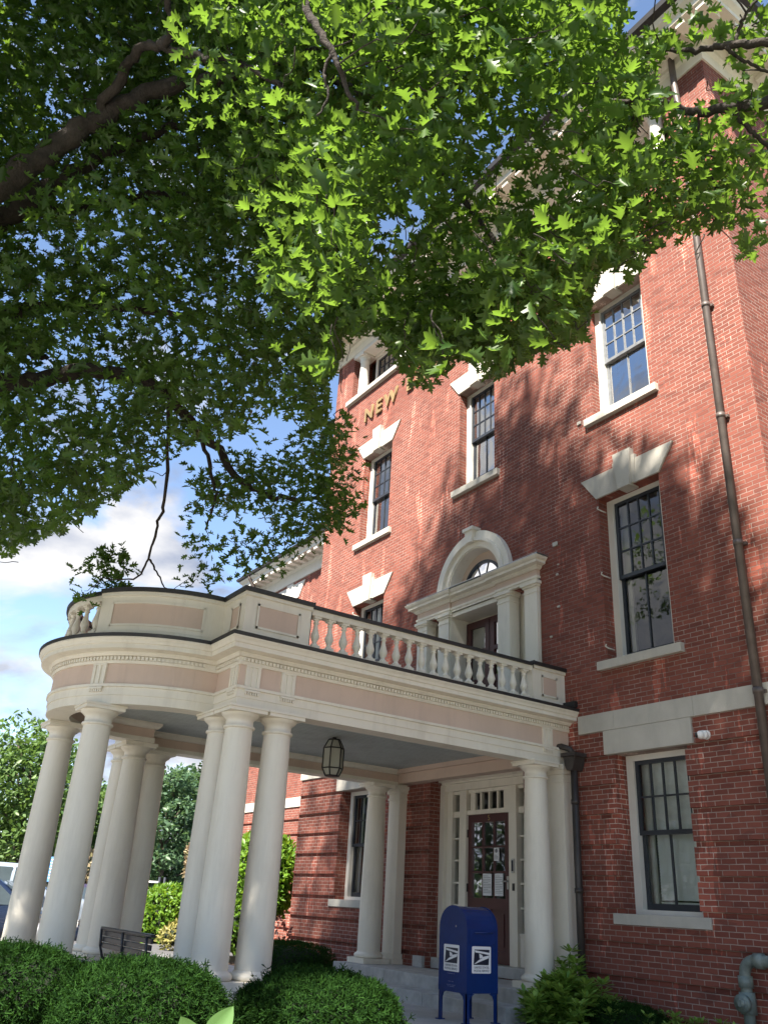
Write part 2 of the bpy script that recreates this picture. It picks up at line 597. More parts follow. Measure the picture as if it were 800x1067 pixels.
M['bark'] = plain('oak_bark', (0.034, 0.027, 0.022), 0.95, var=0.5, vscale=9, bump=1.0, bscale=28)
M['bark2'] = plain('grey_brown_bark', (0.12, 0.095, 0.075), 0.95, var=0.4, vscale=6, bump=0.8)
M['bench'] = plain('dark_grey_bench_metal', (0.030, 0.034, 0.044), 0.30, var=0.15)
M['tyre'] = plain('tyre_rubber', (0.018, 0.018, 0.018), 0.8)
M['oak'] = leaf_mat('oak_leaf', (0.028, 0.070, 0.016), (0.072, 0.138, 0.028), (0.20, 0.35, 0.038), 0.44, 0.40)
M['yew'] = leaf_mat('yew_needles', (0.004, 0.018, 0.004), (0.026, 0.072, 0.013), (0.06, 0.17, 0.02), 0.22, 0.8)
M['yewcore'] = plain('inner_shade_core', (0.008, 0.014, 0.006), 0.95, var=0.5, vscale=20)  # shade inside hedges and shrubs, put into a near-black colour
M['shrub'] = leaf_mat('bright_shrub_leaf', (0.050, 0.125, 0.012), (0.14, 0.26, 0.03), (0.32, 0.5, 0.04), 0.35)
M['whorl'] = leaf_mat('pale_green_whorl_leaf', (0.13, 0.26, 0.04), (0.28, 0.43, 0.09), (0.32, 0.5, 0.08), 0.35)
M['tree_a'] = leaf_mat('mid_green_leaf', (0.05, 0.105, 0.03), (0.115, 0.19, 0.055), (0.20, 0.34, 0.06), 0.3)
M['tree_b'] = leaf_mat('blue_green_leaf', (0.045, 0.095, 0.050), (0.095, 0.165, 0.085), (0.17, 0.30, 0.10), 0.3)
M['tree_c'] = leaf_mat('dark_green_leaf', (0.018, 0.045, 0.018), (0.045, 0.085, 0.028), (0.10, 0.18, 0.03), 0.25)
M['bloom'] = leaf_mat('salmon_blossom', (0.16, 0.15, 0.07), (0.42, 0.32, 0.20), (0.5, 0.3, 0.2), 0.2)
M['hosta'] = leaf_mat('hosta_leaf', (0.085, 0.18, 0.05), (0.10, 0.20, 0.06), (0.22, 0.36, 0.08), 0.25)


# ------------------------------------------------------------------ ground
GZ, PZ, LZ = -1.25, -1.13, -0.82


def slab(name, poly, z0, z1, mat, kind='structure'):
    m = MB()
    m.prism(poly, 'z', z0, z1)
    return tag(m.build(name, mat), kind=kind)


m = MB()
m.quad((-700, -700, GZ), (700, -700, GZ), (700, 700, GZ), (-700, 700, GZ))
tag(m.build('ground', M['grass']), kind='structure')
m = MB()
m.quad((-7.88, -8.0, GZ + .003), (13, -8.0, GZ + .003), (13, .03, GZ + .003), (-7.88, .03, GZ + .003))
tag(m.build('planting_bed', M['mulch']), kind='structure')
m = MB()
m.quad((-70, -60, GZ + .004), (-8.2, -60, GZ + .004), (-8.2, 1.6, GZ + .004), (-70, 1.6, GZ + .004))
m.quad((-70, 1.6, GZ + .004), (-17.0, 1.6, GZ + .004), (-17.0, 60, GZ + .004), (-70, 60, GZ + .004))
tag(m.build('parking_lot', M['asphalt']), kind='structure')
slab('kerb', [(-8.2, -60), (-7.9, -60), (-7.9, 1.9), (-16.7, 1.9), (-16.7, 1.6), (-8.2, 1.6)], GZ - .1, GZ + .12, M['concrete'])
slab('path', [(-7.9, -5.4), (-1.7, -5.4), (-1.7, -6.2), (-.3, -6.2), (-.3, -5.4), (1.72, -5.4), (1.72, -3.2), (9.0, -3.2), (9.0, -1.9), (2.9, -1.9), (2.9, -1.2), (1.9, -1.2), (1.9, -0.85), (-1.9, -.85), (-1.9, -1.2), (-7.9, -1.2)], GZ - .1, PZ, M['concrete'])

m = MB()
m.quad((-8.0, -40, GZ + .004), (60, -40, GZ + .004), (60, -8.6, GZ + .004), (-8.0, -8.6, GZ + .004))
tag(m.build('bounce_paving', M['bounce']), kind='structure')  # unseen paving, added to bounce sunlight onto the shaded front and soffits

# ------------------------------------------------------------------ main building
B = tag(empty('brick_building', (0, 0, GZ)), 'tall red brick building with keystone lintels, banded ground floor and arched balcony doorway', 'building')
B.location = (0, 0, 0)
WALL_X, DEEP, TOP = 5.63, 12.0, 12.9
WW = 1.13
WX = 3.457
GR = 0.05
FL = [(-WX, .089, 2.016), (WX, .089, 2.016), (-WX, 3.287, 5.816), (WX, 3.287, 5.816),
      (-WX, 7.265, 9.444), (0, 7.265, 9.444), (WX, 7.265, 9.444)]
OPEN = []
for i, (xc, z0, z1) in enumerate(FL):
    w = 1.03 if xc == 0 else WW
    OPEN.append((xc - w / 2, xc + w / 2, z0, z1))
OPEN.append((-1.14, 1.14, -0.82, 2.0))        # entrance recess
OPEN.append((-1.60, 1.60, 2.9, 4.84))         # balcony doorway
OPEN.append((-.90, .90, 5.16, 6.11))        # arched fanlight
ATT0, ATT1 = 11.42, 12.78
OPEN.append((-4.85, 4.85, ATT0, ATT1))        # attic loggia


def wall_front(mb, x0, x1, z0, z1, opens, y, extra_x=(), extra_z=()):
    xs = sorted(set([x0, x1] + [a for o in opens for a in o[:2] if x0 < a < x1]))
    zs = sorted(set([z0, z1] + [a for o in opens for a in o[2:4] if z0 < a < z1]))
    for i in range(len(xs) - 1):
        for j in range(len(zs) - 1):
            cx, cz = (xs[i] + xs[i + 1]) / 2, (zs[j] + zs[j + 1]) / 2
            if any(o[0] < cx < o[1] and o[2] < cz < o[3] for o in opens): continue
            mb.quad((xs[i], y, zs[j]), (xs[i + 1], y, zs[j]), (xs[i + 1], y, zs[j + 1]), (xs[i], y, zs[j + 1]))


def reveals(mb, o, y, d):
    x0, x1, z0, z1 = o
    mb.quad((x0, y, z0), (x0, y + d, z0), (x0, y + d, z1), (x0, y, z1))
    mb.quad((x1, y, z0), (x1, y + d, z0), (x1, y + d, z1), (x1, y, z1))
    mb.quad((x0, y, z1), (x1, y, z1), (x1, y + d, z1), (x0, y + d, z1))
    mb.quad((x0, y, z0), (x1, y, z0), (x1, y + d, z0), (x0, y + d, z0))


def banded(mb, x0, x1, zlo, zhi, opens, y, sgn_groove=GR):
    """brick bands 5 courses high standing proud of a recessed sixth course"""
    z = 0.15 - 6 * CH * 5
    while z < zhi:
        a, b = max(z, zlo), min(z + 5 * CH, zhi)
        z += 6 * CH
        if b - a < 0.02: continue
        zs = sorted(set([a, b] + [q for o in opens for q in o[2:4] if a < q < b]))
        xs = sorted(set([x0, x1] + [q for o in opens for q in o[:2] if x0 < q < x1]))
        cells = {}
        for i in range(len(xs) - 1):
            for j in range(len(zs) - 1):
                cx, cz = (xs[i] + xs[i + 1]) / 2, (zs[j] + zs[j + 1]) / 2
                cells[i, j] = not any(o[0] < cx < o[1] and o[2] < cz < o[3] for o in opens)
        for (i, j), on in cells.items():
            if not on: continue
            X0, X1, Z0, Z1 = xs[i], xs[i + 1], zs[j], zs[j + 1]
            yb = y + sgn_groove
            mb.quad((X0, y, Z0), (X1, y, Z0), (X1, y, Z1), (X0, y, Z1))
            if not cells.get((i, j + 1), False): mb.quad((X0, y, Z1), (X1, y, Z1), (X1, yb, Z1), (X0, yb, Z1))
            if not cells.get((i, j - 1), False): mb.quad((X0, y, Z0), (X1, y, Z0), (X1, yb, Z0), (X0, yb, Z0))
            if not cells.get((i - 1, j), False): mb.quad((X0, y, Z0), (X0, yb, Z0), (X0, yb, Z1), (X0, y, Z1))
            if not cells.get((i + 1, j), False): mb.quad((X1, y, Z0), (X1, yb, Z0), (X1, yb, Z1), (X1, y, Z1))


m = MB()
SC0 = 2.334
up = [o for o in OPEN if o[2] > 2.3]
lo = [o for o in OPEN if o[2] < 2.3]
wall_front(m, -WALL_X, WALL_X, SC0, TOP, up, 0)
wall_front(m, -WALL_X, WALL_X, -1.4, SC0, lo, GR)
banded(m, -WALL_X, WALL_X, -1.4, SC0, lo, 0)
for o in up:
    if o[3] != 6.11: reveals(m, o, 0, 0.34 if o[3] < 12 else .55)
aa = [math.pi * i / 32 for i in range(33)]
for a, b in zip(aa[:-1], aa[1:]):      # brick spandrels round the arch
    q = []
    for t in (a, b):
        c, s_ = math.cos(t), math.sin(t)
        k = min(.90 / max(abs(c), 1e-6), .91 / max(s_, 1e-6))
        q.append(((.875 * c, 0, 5.20 + .875 * s_), (k * c, 0, 5.20 + k * s_)))
    m.quad(q[0][0], q[0][1], q[1][1], q[1][0])
    # corner piece where the ray jumps from the side to the top
    if (abs(q[0][1][0]) > .899) != (abs(q[1][1][0]) > .899):
        m.add([q[0][1], (math.copysign(.90, q[0][1][0] + q[1][1][0]), 0, 6.11), q[1][1]], [(0, 1, 2)])

for o in lo: reveals(m, o, GR, 0.34 if o[0] != -1.14 else .42)
for sx in (-1, 1):
    X = sx * WALL_X
    m.quad((X, 0, -1.4), (X, DEEP, -1.4), (X, DEEP, TOP), (X, 0, TOP))
m.quad((-WALL_X, DEEP, -1.4), (WALL_X, DEEP, -1.4), (WALL_X, DEEP, TOP), (-WALL_X, DEEP, TOP))
m.build('wall', M['brick'], B)

# string course between ground floor and second floor (three stones a side)
for sx in (-1, 1):
    m = MB()
    cuts = [2.30, 2.95, 4.22, 5.65] if sx > 0 else [-5.65, -4.22, -2.95, -2.30]
    for a, b in zip(cuts[:-1], cuts[1:]):
        m.box(a + .002, b - .002, -.03, .1, SC0, 2.584, bev=.004)
    m.build('string_course', M['stone'], B)
for sx in (-1, 1):
    m = MB()
    X = sx * (WALL_X + .02)
    m.box(X - .05, X + .03, .102, 2.55, SC0, 2.584)
    m.build('string_course', M['stone'], B)


def flat_lintel(xc):
    return bx('lintel', M['stone'], B, xc - .71, xc + .71, -.028, .14, 2.0165, SC0 - .003, bev=.004)


def key_lintel(xc, z, w=WW):
    m = MB()
    hb, ht = w / 2 + .02, w / 2 + .305
    h = .39
    kb, kt = .13, .185
    g = .003
    # the two splayed halves
    for s in (-1, 1):
        m.prism([(xc + s * (kb + g), z), (xc + s * hb, z), (xc + s * ht, z + h), (xc + s * (kt - .02 + g), z + h)], 'y', -.03, .12)
    # stepped centre: wide collar and the projecting keystone
    m.prism([(xc - kb - .03, z + .003), (xc + kb + .03, z + .003), (xc + kt + .03, z + h + .06), (xc - kt - .03, z + h + .06)], 'y', -.05, .12)
    m.prism([(xc - kb + .02, z - .03), (xc + kb - .02, z - .03), (xc + kt - .02, z + h + .17), (xc - kt + .02, z + h + .17)], 'y', -.09, .12)
    return m.build('keystone_lintel', M['stone'], B)


def window(parent, o, y, rows, cols=4, sash='sash', blind=None, frame_l=.115, sill=True, lcols=2, hooks=False, drop=0.0, glass='glass', frame_mat='white'):
    """white box frame with a double-hung sash: upper sash outside, lower sash inside"""
    x0, x1, z0, z1 = o
    m = MB()
    fw, ft = frame_l, .075
    ya, yb = y + .185, y + .30
    m.box(x0 + .001, x0 + fw, ya, yb, z0, z1 - .001)
    m.box(x1 - fw, x1 - .001, ya, yb, z0, z1 - .001)
    m.box(x0 + fw, x1 - fw, ya, yb, z1 - ft, z1 - .001)
    m.box(x0 + fw, x1 - fw, ya - .03, yb, z0 + .001, z0 + .055)
    m.box(x0 + fw, x0 + fw + .018, ya - .02, yb, z0 + .055, z1 - ft)
    m.box(x1 - fw - .018, x1 - fw, ya - .02, yb, z0 + .055, z1 - ft)
    W = m.build('window', M[frame_mat], parent)
    a, b = x0 + fw + .019, x1 - fw - .019
    zb, zt = z0 + .056, z1 - ft - .001
    zm = zb + (zt - zb) * .5
    st = .05
    yu, yl = ya + .015, ya + .062
    # upper sash
    m = MB()
    zu = zt - drop
    m.box(a, a + st, yu, yu + .04, zm - .03, zt)
    m.box(b - st, b, yu, yu + .04, zm - .03, zt)
    m.box(a + st, b - st, yu, yu + .04, zt - st, zt)
    m.box(a + st, b - st, yu - .006, yu + .04, zm - .03, zm + .025)
    for i in range(1, cols):
        x = a + st + (b - a - 2 * st) * i / cols
        m.box(x - .011, x + .011, yu + .004, yu + .034, zm + .025, zt - st)
    for j in range(1, rows):
        z = zm + .025 + (zt - st - zm - .025) * j / rows
        m.box(a + st, b - st, yu + .007, yu + .031, z - .011, z + .011)
    su = m.build('upper_sash', M[sash], W)
    m = MB()
    m.quad((a + st, yu + .02, zm), (b - st, yu + .02, zm), (b - st, yu + .02, zt - st), (a + st, yu + .02, zt - st))
    m.build('pane', M[glass], W)
    # lower sash
    zl = zb + drop
    m = MB()
    m.box(a, a + st, yl, yl + .04, zl, zm + .02)
    m.box(b - st, b, yl, yl + .04, zl, zm + .02)
    m.box(a + st, b - st, yl, yl + .04, zl, zl + .075)
    m.box(a + st, b - st, yl, yl + .04, zm - .025, zm + .02)
    for i in range(1, lcols):
        x = a + st + (b - a - 2 * st) * i / lcols
        m.box(x - .011, x + .011, yl + .004, yl + .034, zl + .075, zm - .025)
    m.build('lower_sash', M[sash], W)
    m = MB()
    m.quad((a + st, yl + .02, zl + .07), (b - st, yl + .02, zl + .07), (b - st, yl + .02, zm), (a + st, yl + .02, zm))
    m.build('pane', M[glass], W)
    if sill:
        bx('sill', M['stone'], W, x0 - .145, x1 + .09 + .055, y - .075, y + .185, z0 - .125, z0 - .002, bev=.006)
    # inner trim seen through the glass, then blinds or curtains
    m = MB()
    m.box(a - .02, a + .10, yl + .10, yl + .13, zb, zt)
    m.box(b - .10, b + .02, yl + .10, yl + .13, zb, zt)
    m.build('inner_casing', M['white'], W)
    if blind == 'venetian':
        m = MB()
        n = int((zm - zb - .02) / .035)
        for k in range(n):
            z = zb + .12 + k * .035
            if z > zm + .05: break
            m.add([(a + .10, yl + .16, z), (b - .10, yl + .16, z), (b - .10, yl + .172, z + .037), (a + .10, yl + .172, z + .037)], [(0, 1, 2, 3)])
        m.box(a + .10, b - .10, yl + .15, yl + .19, zb + .07, zb + .10)
        m.build('blind', M['blind'], W)
        m = MB()
        m.quad((a + .16, yl + .075, zm + .02), (b - .05, yl + .075, zm + .02), (b - .05, yl + .075, zt), (a + .16, yl + .075, zt))
        m.build('roller_shade', M['curtain'], W)
    elif blind == 'curtain':
        m = MB()
        for (p, q) in ((a + .09, a + .28), (b - .30, b - .09)):
            n = 14
            vs = [(p + (q - p) * i / n, yl + .18 + .02 * math.sin(i * 2.1), z) for z in (zb, zt) for i in range(n + 1)]
            m.add(vs, [(i, i + 1, n + 2 + i, n + 1 + i) for i in range(n)], 0, True)
        m.build('curtain', M['curtain'], W)
    elif blind == 'shade':
        m = MB()
        m.quad((a + .06, yl + .11, zm - .1), (b - .06, yl + .11, zm - .1), (b - .06, yl + .11, zt), (a + .06, yl + .11, zt))
        m.build('roller_shade', M['blind'], W)
    if hooks:
        for fz in (.07, .5, .92):
            m = MB()
            z = z0 + (z1 - z0) * fz
            m.tube([(x0 + .03, y + .12, z), (x0 + .025, y + .0, z + .005), (x0 + .0, y - .03, z + .03), (x0 + .015, y - .03, z + .06)], .010, 6)
            m.build('shutter_hook', M['white'], W)
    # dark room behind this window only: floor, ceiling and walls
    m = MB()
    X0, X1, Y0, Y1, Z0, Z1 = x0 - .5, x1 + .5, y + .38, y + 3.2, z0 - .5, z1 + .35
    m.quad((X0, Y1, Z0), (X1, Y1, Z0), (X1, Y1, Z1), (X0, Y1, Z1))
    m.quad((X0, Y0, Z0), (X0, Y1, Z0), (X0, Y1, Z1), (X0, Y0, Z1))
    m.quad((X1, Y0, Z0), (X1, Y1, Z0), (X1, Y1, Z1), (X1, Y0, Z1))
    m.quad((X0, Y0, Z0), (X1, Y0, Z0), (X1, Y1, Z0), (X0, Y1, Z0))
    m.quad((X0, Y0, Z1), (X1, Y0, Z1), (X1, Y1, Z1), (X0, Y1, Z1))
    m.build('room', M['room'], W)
    return W


g0, g1, s0, s1, t0, t1, t2 = OPEN[:7]
window(B, g0, GR, 2, blind='curtain', glass='glass_mid')
tag(window(B, g1, GR, 2, blind='venetian', glass='glass_mid'), 'ground floor window with half lowered venetian blind')
window(B, s0, 0, 3, hooks=True, blind='curtain', glass='glass_mid')
tag(window(B, s1, 0, 3, hooks=True, glass='glass_mid'), 'second floor window with white shutter hooks')
window(B, t0, 0, 3, blind='shade')
tag(window(B, t1, 0, 3, blind='shade', drop=.14), 'third floor window with its lower sash raised a little')
tag(window(B, t2, 0, 3, sash='grey_sash', blind='curtain'), 'third floor window with weathered grey sashes')
flat_lintel(-WX); flat_lintel(WX)
key_lintel(-WX, 5.817); key_lintel(WX, 5.817)
key_lintel(-WX, 9.445); key_lintel(WX, 9.445); key_lintel(0, 9.445, 1.03)

# attic loggia: sill, columns, windows between, entablature
bx('attic_sill', M['stone'], B, -5.0, 5.0, -.09, .5, ATT0 - .12, ATT0 - .002, bev=.006)
m = MB()
m.box(-4.85, 4.85, .30, .36, ATT1 - .16, ATT1 - .002)
m.box(-4.85, 4.85, -.035, .30, ATT1 - .10, ATT1 - .002)
for sx in (-1, 1):
    m.box(sx * 4.85 - (.0 if sx < 0 else .12), sx * 4.85 + (.12 if sx < 0 else 0), .26, .36, ATT0, ATT1 - .16)
m.build('attic_frame', M['white'], B)


def small_column(x, y, z0, z1, r):
    m = MB()
    h = z1 - z0
    m.lathe([(r * 1.25, z0), (r * 1.25, z0 + .05), (r * 1.05, z0 + .09), (r, z0 + .12), (r * .98, z0 + h * .4), (r * .84, z1 - .2), (r * 1.0, z1 - .18), (r * .86, z1 - .16), (r * .9, z1 - .12), (r * 1.2, z1 - .07), (r * 1.2, z1 - .06)], x, y, 20)
    m.box(x - r * 1.35, x + r * 1.35, y - r * 1.35, y + r * 1.35, z1 - .06, z1)
    m.box(x - r * 1.35, x + r * 1.35, y - r * 1.35, y + r * 1.35, z0 - .001, z0 + .03)
    return m


for x in (-4.55, -2.75, -0.92, 0.92, 2.75, 4.55):
    small_column(x, .13, ATT0, ATT1 - .1, .13).build('attic_column', M['white'], B)
for k, (xa, xb) in enumerate([(-4.40, -2.90), (-2.60, -1.07), (-.77, .77), (1.07, 2.60), (2.90, 4.40)]):
    window(B, (xa + .02, xb - .02, ATT0 + .003, ATT1 - .165), .17, 2, cols=6, sash='sash', sill=False, frame_l=.08, lcols=3)

# main cornice, gutter and roof
path = [(WALL_X, DEEP), (WALL_X, 0), (-WALL_X, 0), (-WALL_X, DEEP)]
path = path[::-1]
m = MB()
m.sweep(path, [(.0, 12.80), (-.03, 12.80), (-.03, 13.02), (-.09, 13.06), (-.09, 13.14), (-.16, 13.2), (-.62, 13.2), (-.62, 13.30), (-.70, 13.36), (-.74, 13.44), (-.0, 13.46)])
# (offset sign: the outside of this path lies on the negative side)
m.build('cornice', M['cream'], B)
m0 = None
for x in np.arange(-6.1, 6.2, .38):
    m0 = bx('modillion', M['cream'], B, -.08, .08, -.58, -.17, 13.10, 13.198) if m0 is None else copy_tree(m0, B)
    m0.location = (x, 0, 0)
m1 = None
for y in np.arange(.2, 11.8, .38):
    for sx in (-1, 1):
        m1 = bx('modillion', M['cream'], B, -.205, .205, -.08, .08, 13.10, 13.198) if m1 is None else copy_tree(m1, B)
        m1.location = (sx * (WALL_X + .375), y, 0)
m = MB()
m.sweep(path, [(-.72, 13.445), (-.84, 13.50), (-.86, 13.60), (-.70, 13.60)], prof_closed=True)
m.build('gutter', M['black'], B)
m = MB()
e = .72
a, b, c, d = (-WALL_X - e, -e, 13.6), (WALL_X + e, -e, 13.6), (WALL_X + e, DEEP + .1, 13.6), (-WALL_X - e, DEEP + .1, 13.6)
r1, r2 = (0, 5, 16.2), (0, 7, 16.2)
m.add([a, b, c, d, r1, r2], [(0, 1, 4), (1, 2, 5, 4), (2, 3, 5), (3, 0, 4, 5)])
m.build('roof', M['roof'], B)

# gold lettering under the attic sill
for ch, x in zip('NEWENGLAND', (-3.92, -3.50, -3.02, -2.27, -1.86, -1.43, -1.0, -.6, -.17, .26)):
    Mt = Matrix.Translation((x, -.035, 10.60)) @ Matrix.Rotation(R(90), 4, 'X')
    text_mesh('letter', ch, .50, M['gold'], Mt, B, .018)

# balcony doorway: recess, pilasters, entablature, arch, fanlight, door
D = empty('balcony_doorway', parent=B)
BZ = 2.72
m = MB()   # back panels of the recess
m.box(-1.60, -.66, .20, .25, 2.9, 4.84)
m.box(.66, 1.60, .20, .25, 2.9, 4.84)
for s in (-1, 1):
    xa, xb = sorted((s * .64, s * .70))
    m.box(xa, xb, -.02, .40, 2.9, 4.84)
m.box(-.64, .64, -.01, .42, 4.76, 4.838)
m.box(-1.14, 1.14, .415, .46, 4.70, 4.84)
m.build('recess_lining', M['cream'], D)
m = MB()
for s in (-1, 1):
    xa, xb = sorted((s * .985, s * 1.265))
    m.box(xa, xb, .18, .198, 3.0, 4.70)
m.build('recess_panel', M['cream'], D)
for xc in (-1.44, -.80, .80, 1.44):
    m = MB()
    m.box(xc - .145, xc + .145, -.06, .15, BZ, 4.66)
    m.box(xc - .155, xc + .155, -.07, .15, 4.66, 4.69)
    m.box(xc - .145, xc + .145, -.062, .15, 4.69, 4.755)
    m.box(xc - .165, xc + .165, -.085, .15, 4.755, 4.79)
    m.box(xc - .19, xc + .19, -.11, .15, 4.79, 4.84)
    m.build('pilaster', M['cream'], D)
ep = [(-1.60, .06), (-1.60, -.07), (-.62, -.07), (-.62, -.04), (.62, -.04), (.62, -.07), (1.60, -.07), (1.60, .06)]
ep = ep[::-1]
m = MB()
m.sweep(ep, [(-.05, 4.842), (0, 4.842), (0, 4.885), (.015, 4.885), (.015, 4.925), (-.05, 4.925)], prof_closed=True)
m.build('architrave', M['cream'], D)
m = MB()
m.sweep(ep, [(-.05, 4.926), (-.002, 4.926), (-.002, 5.03), (-.05, 5.03)], prof_closed=True)
m.box(-1.6, 1.6, -.03, .04, 4.842, 5.04)
m.build('frieze', M['pink'], D)
m = MB()
m.sweep(ep, [(-.05, 5.031), (.02, 5.031), (.05, 5.065), (.05, 5.085), (.13, 5.10), (.13, 5.14), (.16, 5.16), (.18, 5.19), (.18, 5.20), (-.08, 5.215)], prof_closed=True)
m.box(-1.58, 1.58, -.03, .03, 5.04, 5.20)
m.build('cornice', M['cream'], D)
bx('flashing', M['steel'], D, -1.74, 1.79, -.24, .02, 5.216, 5.224)
# arch ring over the entablature
AC, AO, AI = 5.20, .985, .68
def ring(mb, r0, r1, ya, yb, n=40, a0=0, a1=math.pi):
    ps = [(a0 + (a1 - a0) * i / n) for i in range(n + 1)]
    for i in range(n):
        c0, s0_, c1, s1_ = math.cos(ps[i]), math.sin(ps[i]), math.cos(ps[i + 1]), math.sin(ps[i + 1])
        A = [(r0 * c0, AC + r0 * s0_), (r1 * c0, AC + r1 * s0_), (r1 * c1, AC + r1 * s1_), (r0 * c1, AC + r0 * s1_)]
        v = [(x, ya, z) for x, z in A] + [(x, yb, z) for x, z in A]
        mb.add(v, [(0, 1, 2, 3)], 0)
        mb.add(v, [(1, 2, 6, 5), (3, 0, 4, 7)], 0, True)
m = MB()
ring(m, .86, AO, -.10, .05)
ring(m, .80, .86, -.13, .05)
ring(m, AI + .02, .80, -.07, .02)
ring(m, AI, AI + .02, -.045, .22)
m.build('arch', M['cream'], D)
m = MB()
ring(m, .52, .68, .19, .24)
m.build('arch_lining', M['pink'], D)
m = MB()
m.prism([(-.075, 5.98), (.075, 5.98), (.11, 6.20), (-.11, 6.20)], 'y', -.17, .02)
m.box(-.14, .14, -.20, .02, 6.20, 6.26)
m.build('keystone', M['cream'], D)
m = MB()
ring(m, .47, .52, .16, .20)
for an in (R(36), R(72), R(108), R(144)):
    c, s = math.cos(an), math.sin(an)
    m.tube([(.0, .18, AC), (.50 * c, .18, AC + .50 * s)], .012, 6)
ring(m, .17, .19, .17, .19, 16)
m.build('fanlight', M['sash'], D)
m = MB()
n = 24
m.add([(0, .185, AC)] + [(.5 * math.cos(math.pi * i / n), .185, AC + .5 * math.sin(math.pi * i / n)) for i in range(n + 1)], [(0, i, i + 1) for i in range(1, n + 1)])
m.build('pane', M['glass_mid'], D)
m = MB()
m.quad((-.7, .26, 5.2), (.7, .26, 5.2), (.7, .26, 5.9), (-.7, .26, 5.9))
m.build('dark_backing', M['room'], D)
# double door, maroon, with panes
m = MB()
for s in (-1, 1):
    xa, xb = sorted((s * .01, s * .62))
    y = .33
    m.box(xa, xa + .11, y, y + .05, BZ, 4.70)
    m.box(xb - .11, xb, y, y + .05, BZ, 4.70)
    for za, zb_ in ((BZ, 3.0), (3.55, 3.65), (4.10, 4.17), (4.58, 4.70)):
        m.box(xa + .11, xb - .11, y, y + .05, za, zb_)
    m.box(xa + .11, xb - .11, y + .02, y + .03, 3.0, 3.55)
m.build('door', M['maroon'], D)
for s in (-1, 1):
    xa, xb = sorted((s * .12, s * .51))
    m = MB()
    m.quad((xa, .36, 3.65), (xb, .36, 3.65), (xb, .36, 4.58), (xa, .36, 4.58))
    m.build('pane', M['glass'], D)
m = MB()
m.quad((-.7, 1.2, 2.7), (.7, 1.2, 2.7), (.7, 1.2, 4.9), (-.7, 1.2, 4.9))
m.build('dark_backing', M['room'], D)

# entrance under the portico
E_ = empty('entrance', parent=B)
y0 = .27
m = MB()
for s in (-1, 1):
    def X(a, b): return sorted((s * a, s * b))
    m.box(*X(.89, 1.138), y0 + .02, y0 + .16, -.72, 1.998)
    m.box(*X(1.02, 1.136), y0 - .05, y0 + .018, -.72, 1.93)
    m.box(*X(.51, .68), y0, y0 + .16, -.72, 1.82)
    m.box(*X(.68, .89), y0 + .05, y0 + .16, 1.41, 1.50)
    m.box(*X(.68, .89), y0 + .05, y0 + .16, 1.77, 1.82)
    m.box(*X(.68, .89), y0 + .05, y0 + .13, -.72, -.24)
    m.box(*X(.72, .85), y0 + .03, y0 + .048, -.62, -.32)
    for k in range(1, 5):
        z = -.24 + 1.65 * k / 5
        m.box(*X(.68, .89), y0 + .075, y0 + .11, z - .014, z + .014)
m.box(-.51, .51, y0 + .02, y0 + .16, 1.432, 1.50)
m.box(-.51, .51, y0 + .04, y0 + .15, 1.77, 1.82)
for k in range(5):
    x = -.40 + .80 * k / 4
    w = .018 if 0 < k < 4 else .055
    m.box(x - w, x + w, y0 + .05, y0 + .11, 1.501, 1.769)
m.box(-1.02, 1.02, y0 - .03, y0 + .17, 1.821, 1.93)
m.box(-1.08, 1.08, y0 - .07, y0 + .17, 1.931, 1.965)
m.box(-1.136, 1.136, y0 - .10, y0 + .17, 1.966, 1.998)
m.build('door_frame', M['cream'], E_)
for s in (-1, 1):
    xa, xb = sorted((s * .68, s * .89))
    m = MB()
    m.quad((xa, y0 + .10, -.24), (xb, y0 + .10, -.24), (xb, y0 + .10, 1.77), (xa, y0 + .10, 1.77))
    m.build('sidelight', M['glass_low'], E_)
m = MB()
m.quad((-.4, y0 + .08, 1.5), (.4, y0 + .08, 1.5), (.4, y0 + .08, 1.77), (-.4, y0 + .08, 1.77))
m.build('transom', M['glass_low'], E_)
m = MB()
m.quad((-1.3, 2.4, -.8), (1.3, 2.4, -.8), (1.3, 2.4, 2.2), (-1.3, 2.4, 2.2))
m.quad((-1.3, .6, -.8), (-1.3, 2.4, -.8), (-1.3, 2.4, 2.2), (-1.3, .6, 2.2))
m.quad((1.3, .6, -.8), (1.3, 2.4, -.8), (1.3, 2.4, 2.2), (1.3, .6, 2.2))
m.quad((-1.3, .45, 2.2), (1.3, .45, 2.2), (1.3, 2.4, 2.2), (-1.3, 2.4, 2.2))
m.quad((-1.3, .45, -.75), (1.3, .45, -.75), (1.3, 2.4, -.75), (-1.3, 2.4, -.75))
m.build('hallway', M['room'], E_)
yd = y0 + .05
m = MB()
m.box(-.505, -.42, yd, yd + .05, -.665, 1.428)
m.box(.37, .505, yd, yd + .05, -.665, 1.428)
m.box(-.42, .37, yd, yd + .05, 1.31, 1.428)
m.box(-.42, .37, yd, yd + .05, .06, .21)
m.box(-.42, .37, yd, yd + .05, -.665, -.50)
m.box(-.05, .03, yd, yd + .05, -.50, .06)
m.box(-.42, .37, yd + .025, yd + .04, -.50, .06)
m.box(-.37, -.10, yd + .012, yd + .024, -.44, 0)
m.box(.08, .32, yd + .012, yd + .024, -.44, 0)
for i in (1, 2):
    x = -.42 + .79 * i / 3
    m.box(x - .014, x + .014, yd + .005, yd + .045, .21, 1.31)
for j in (1, 2):
    z = .21 + 1.10 * j / 3
    m.box(-.42, .37, yd + .008, yd + .042, z - .014, z + .014)
DR = m.build('door', M['maroon'], E_)
m = MB()
m.quad((-.42, yd + .03, .21), (.37, yd + .03, .21), (.37, yd + .03, 1.31), (-.42, yd + .03, 1.31))
m.build('pane', M['glass_low'], DR)
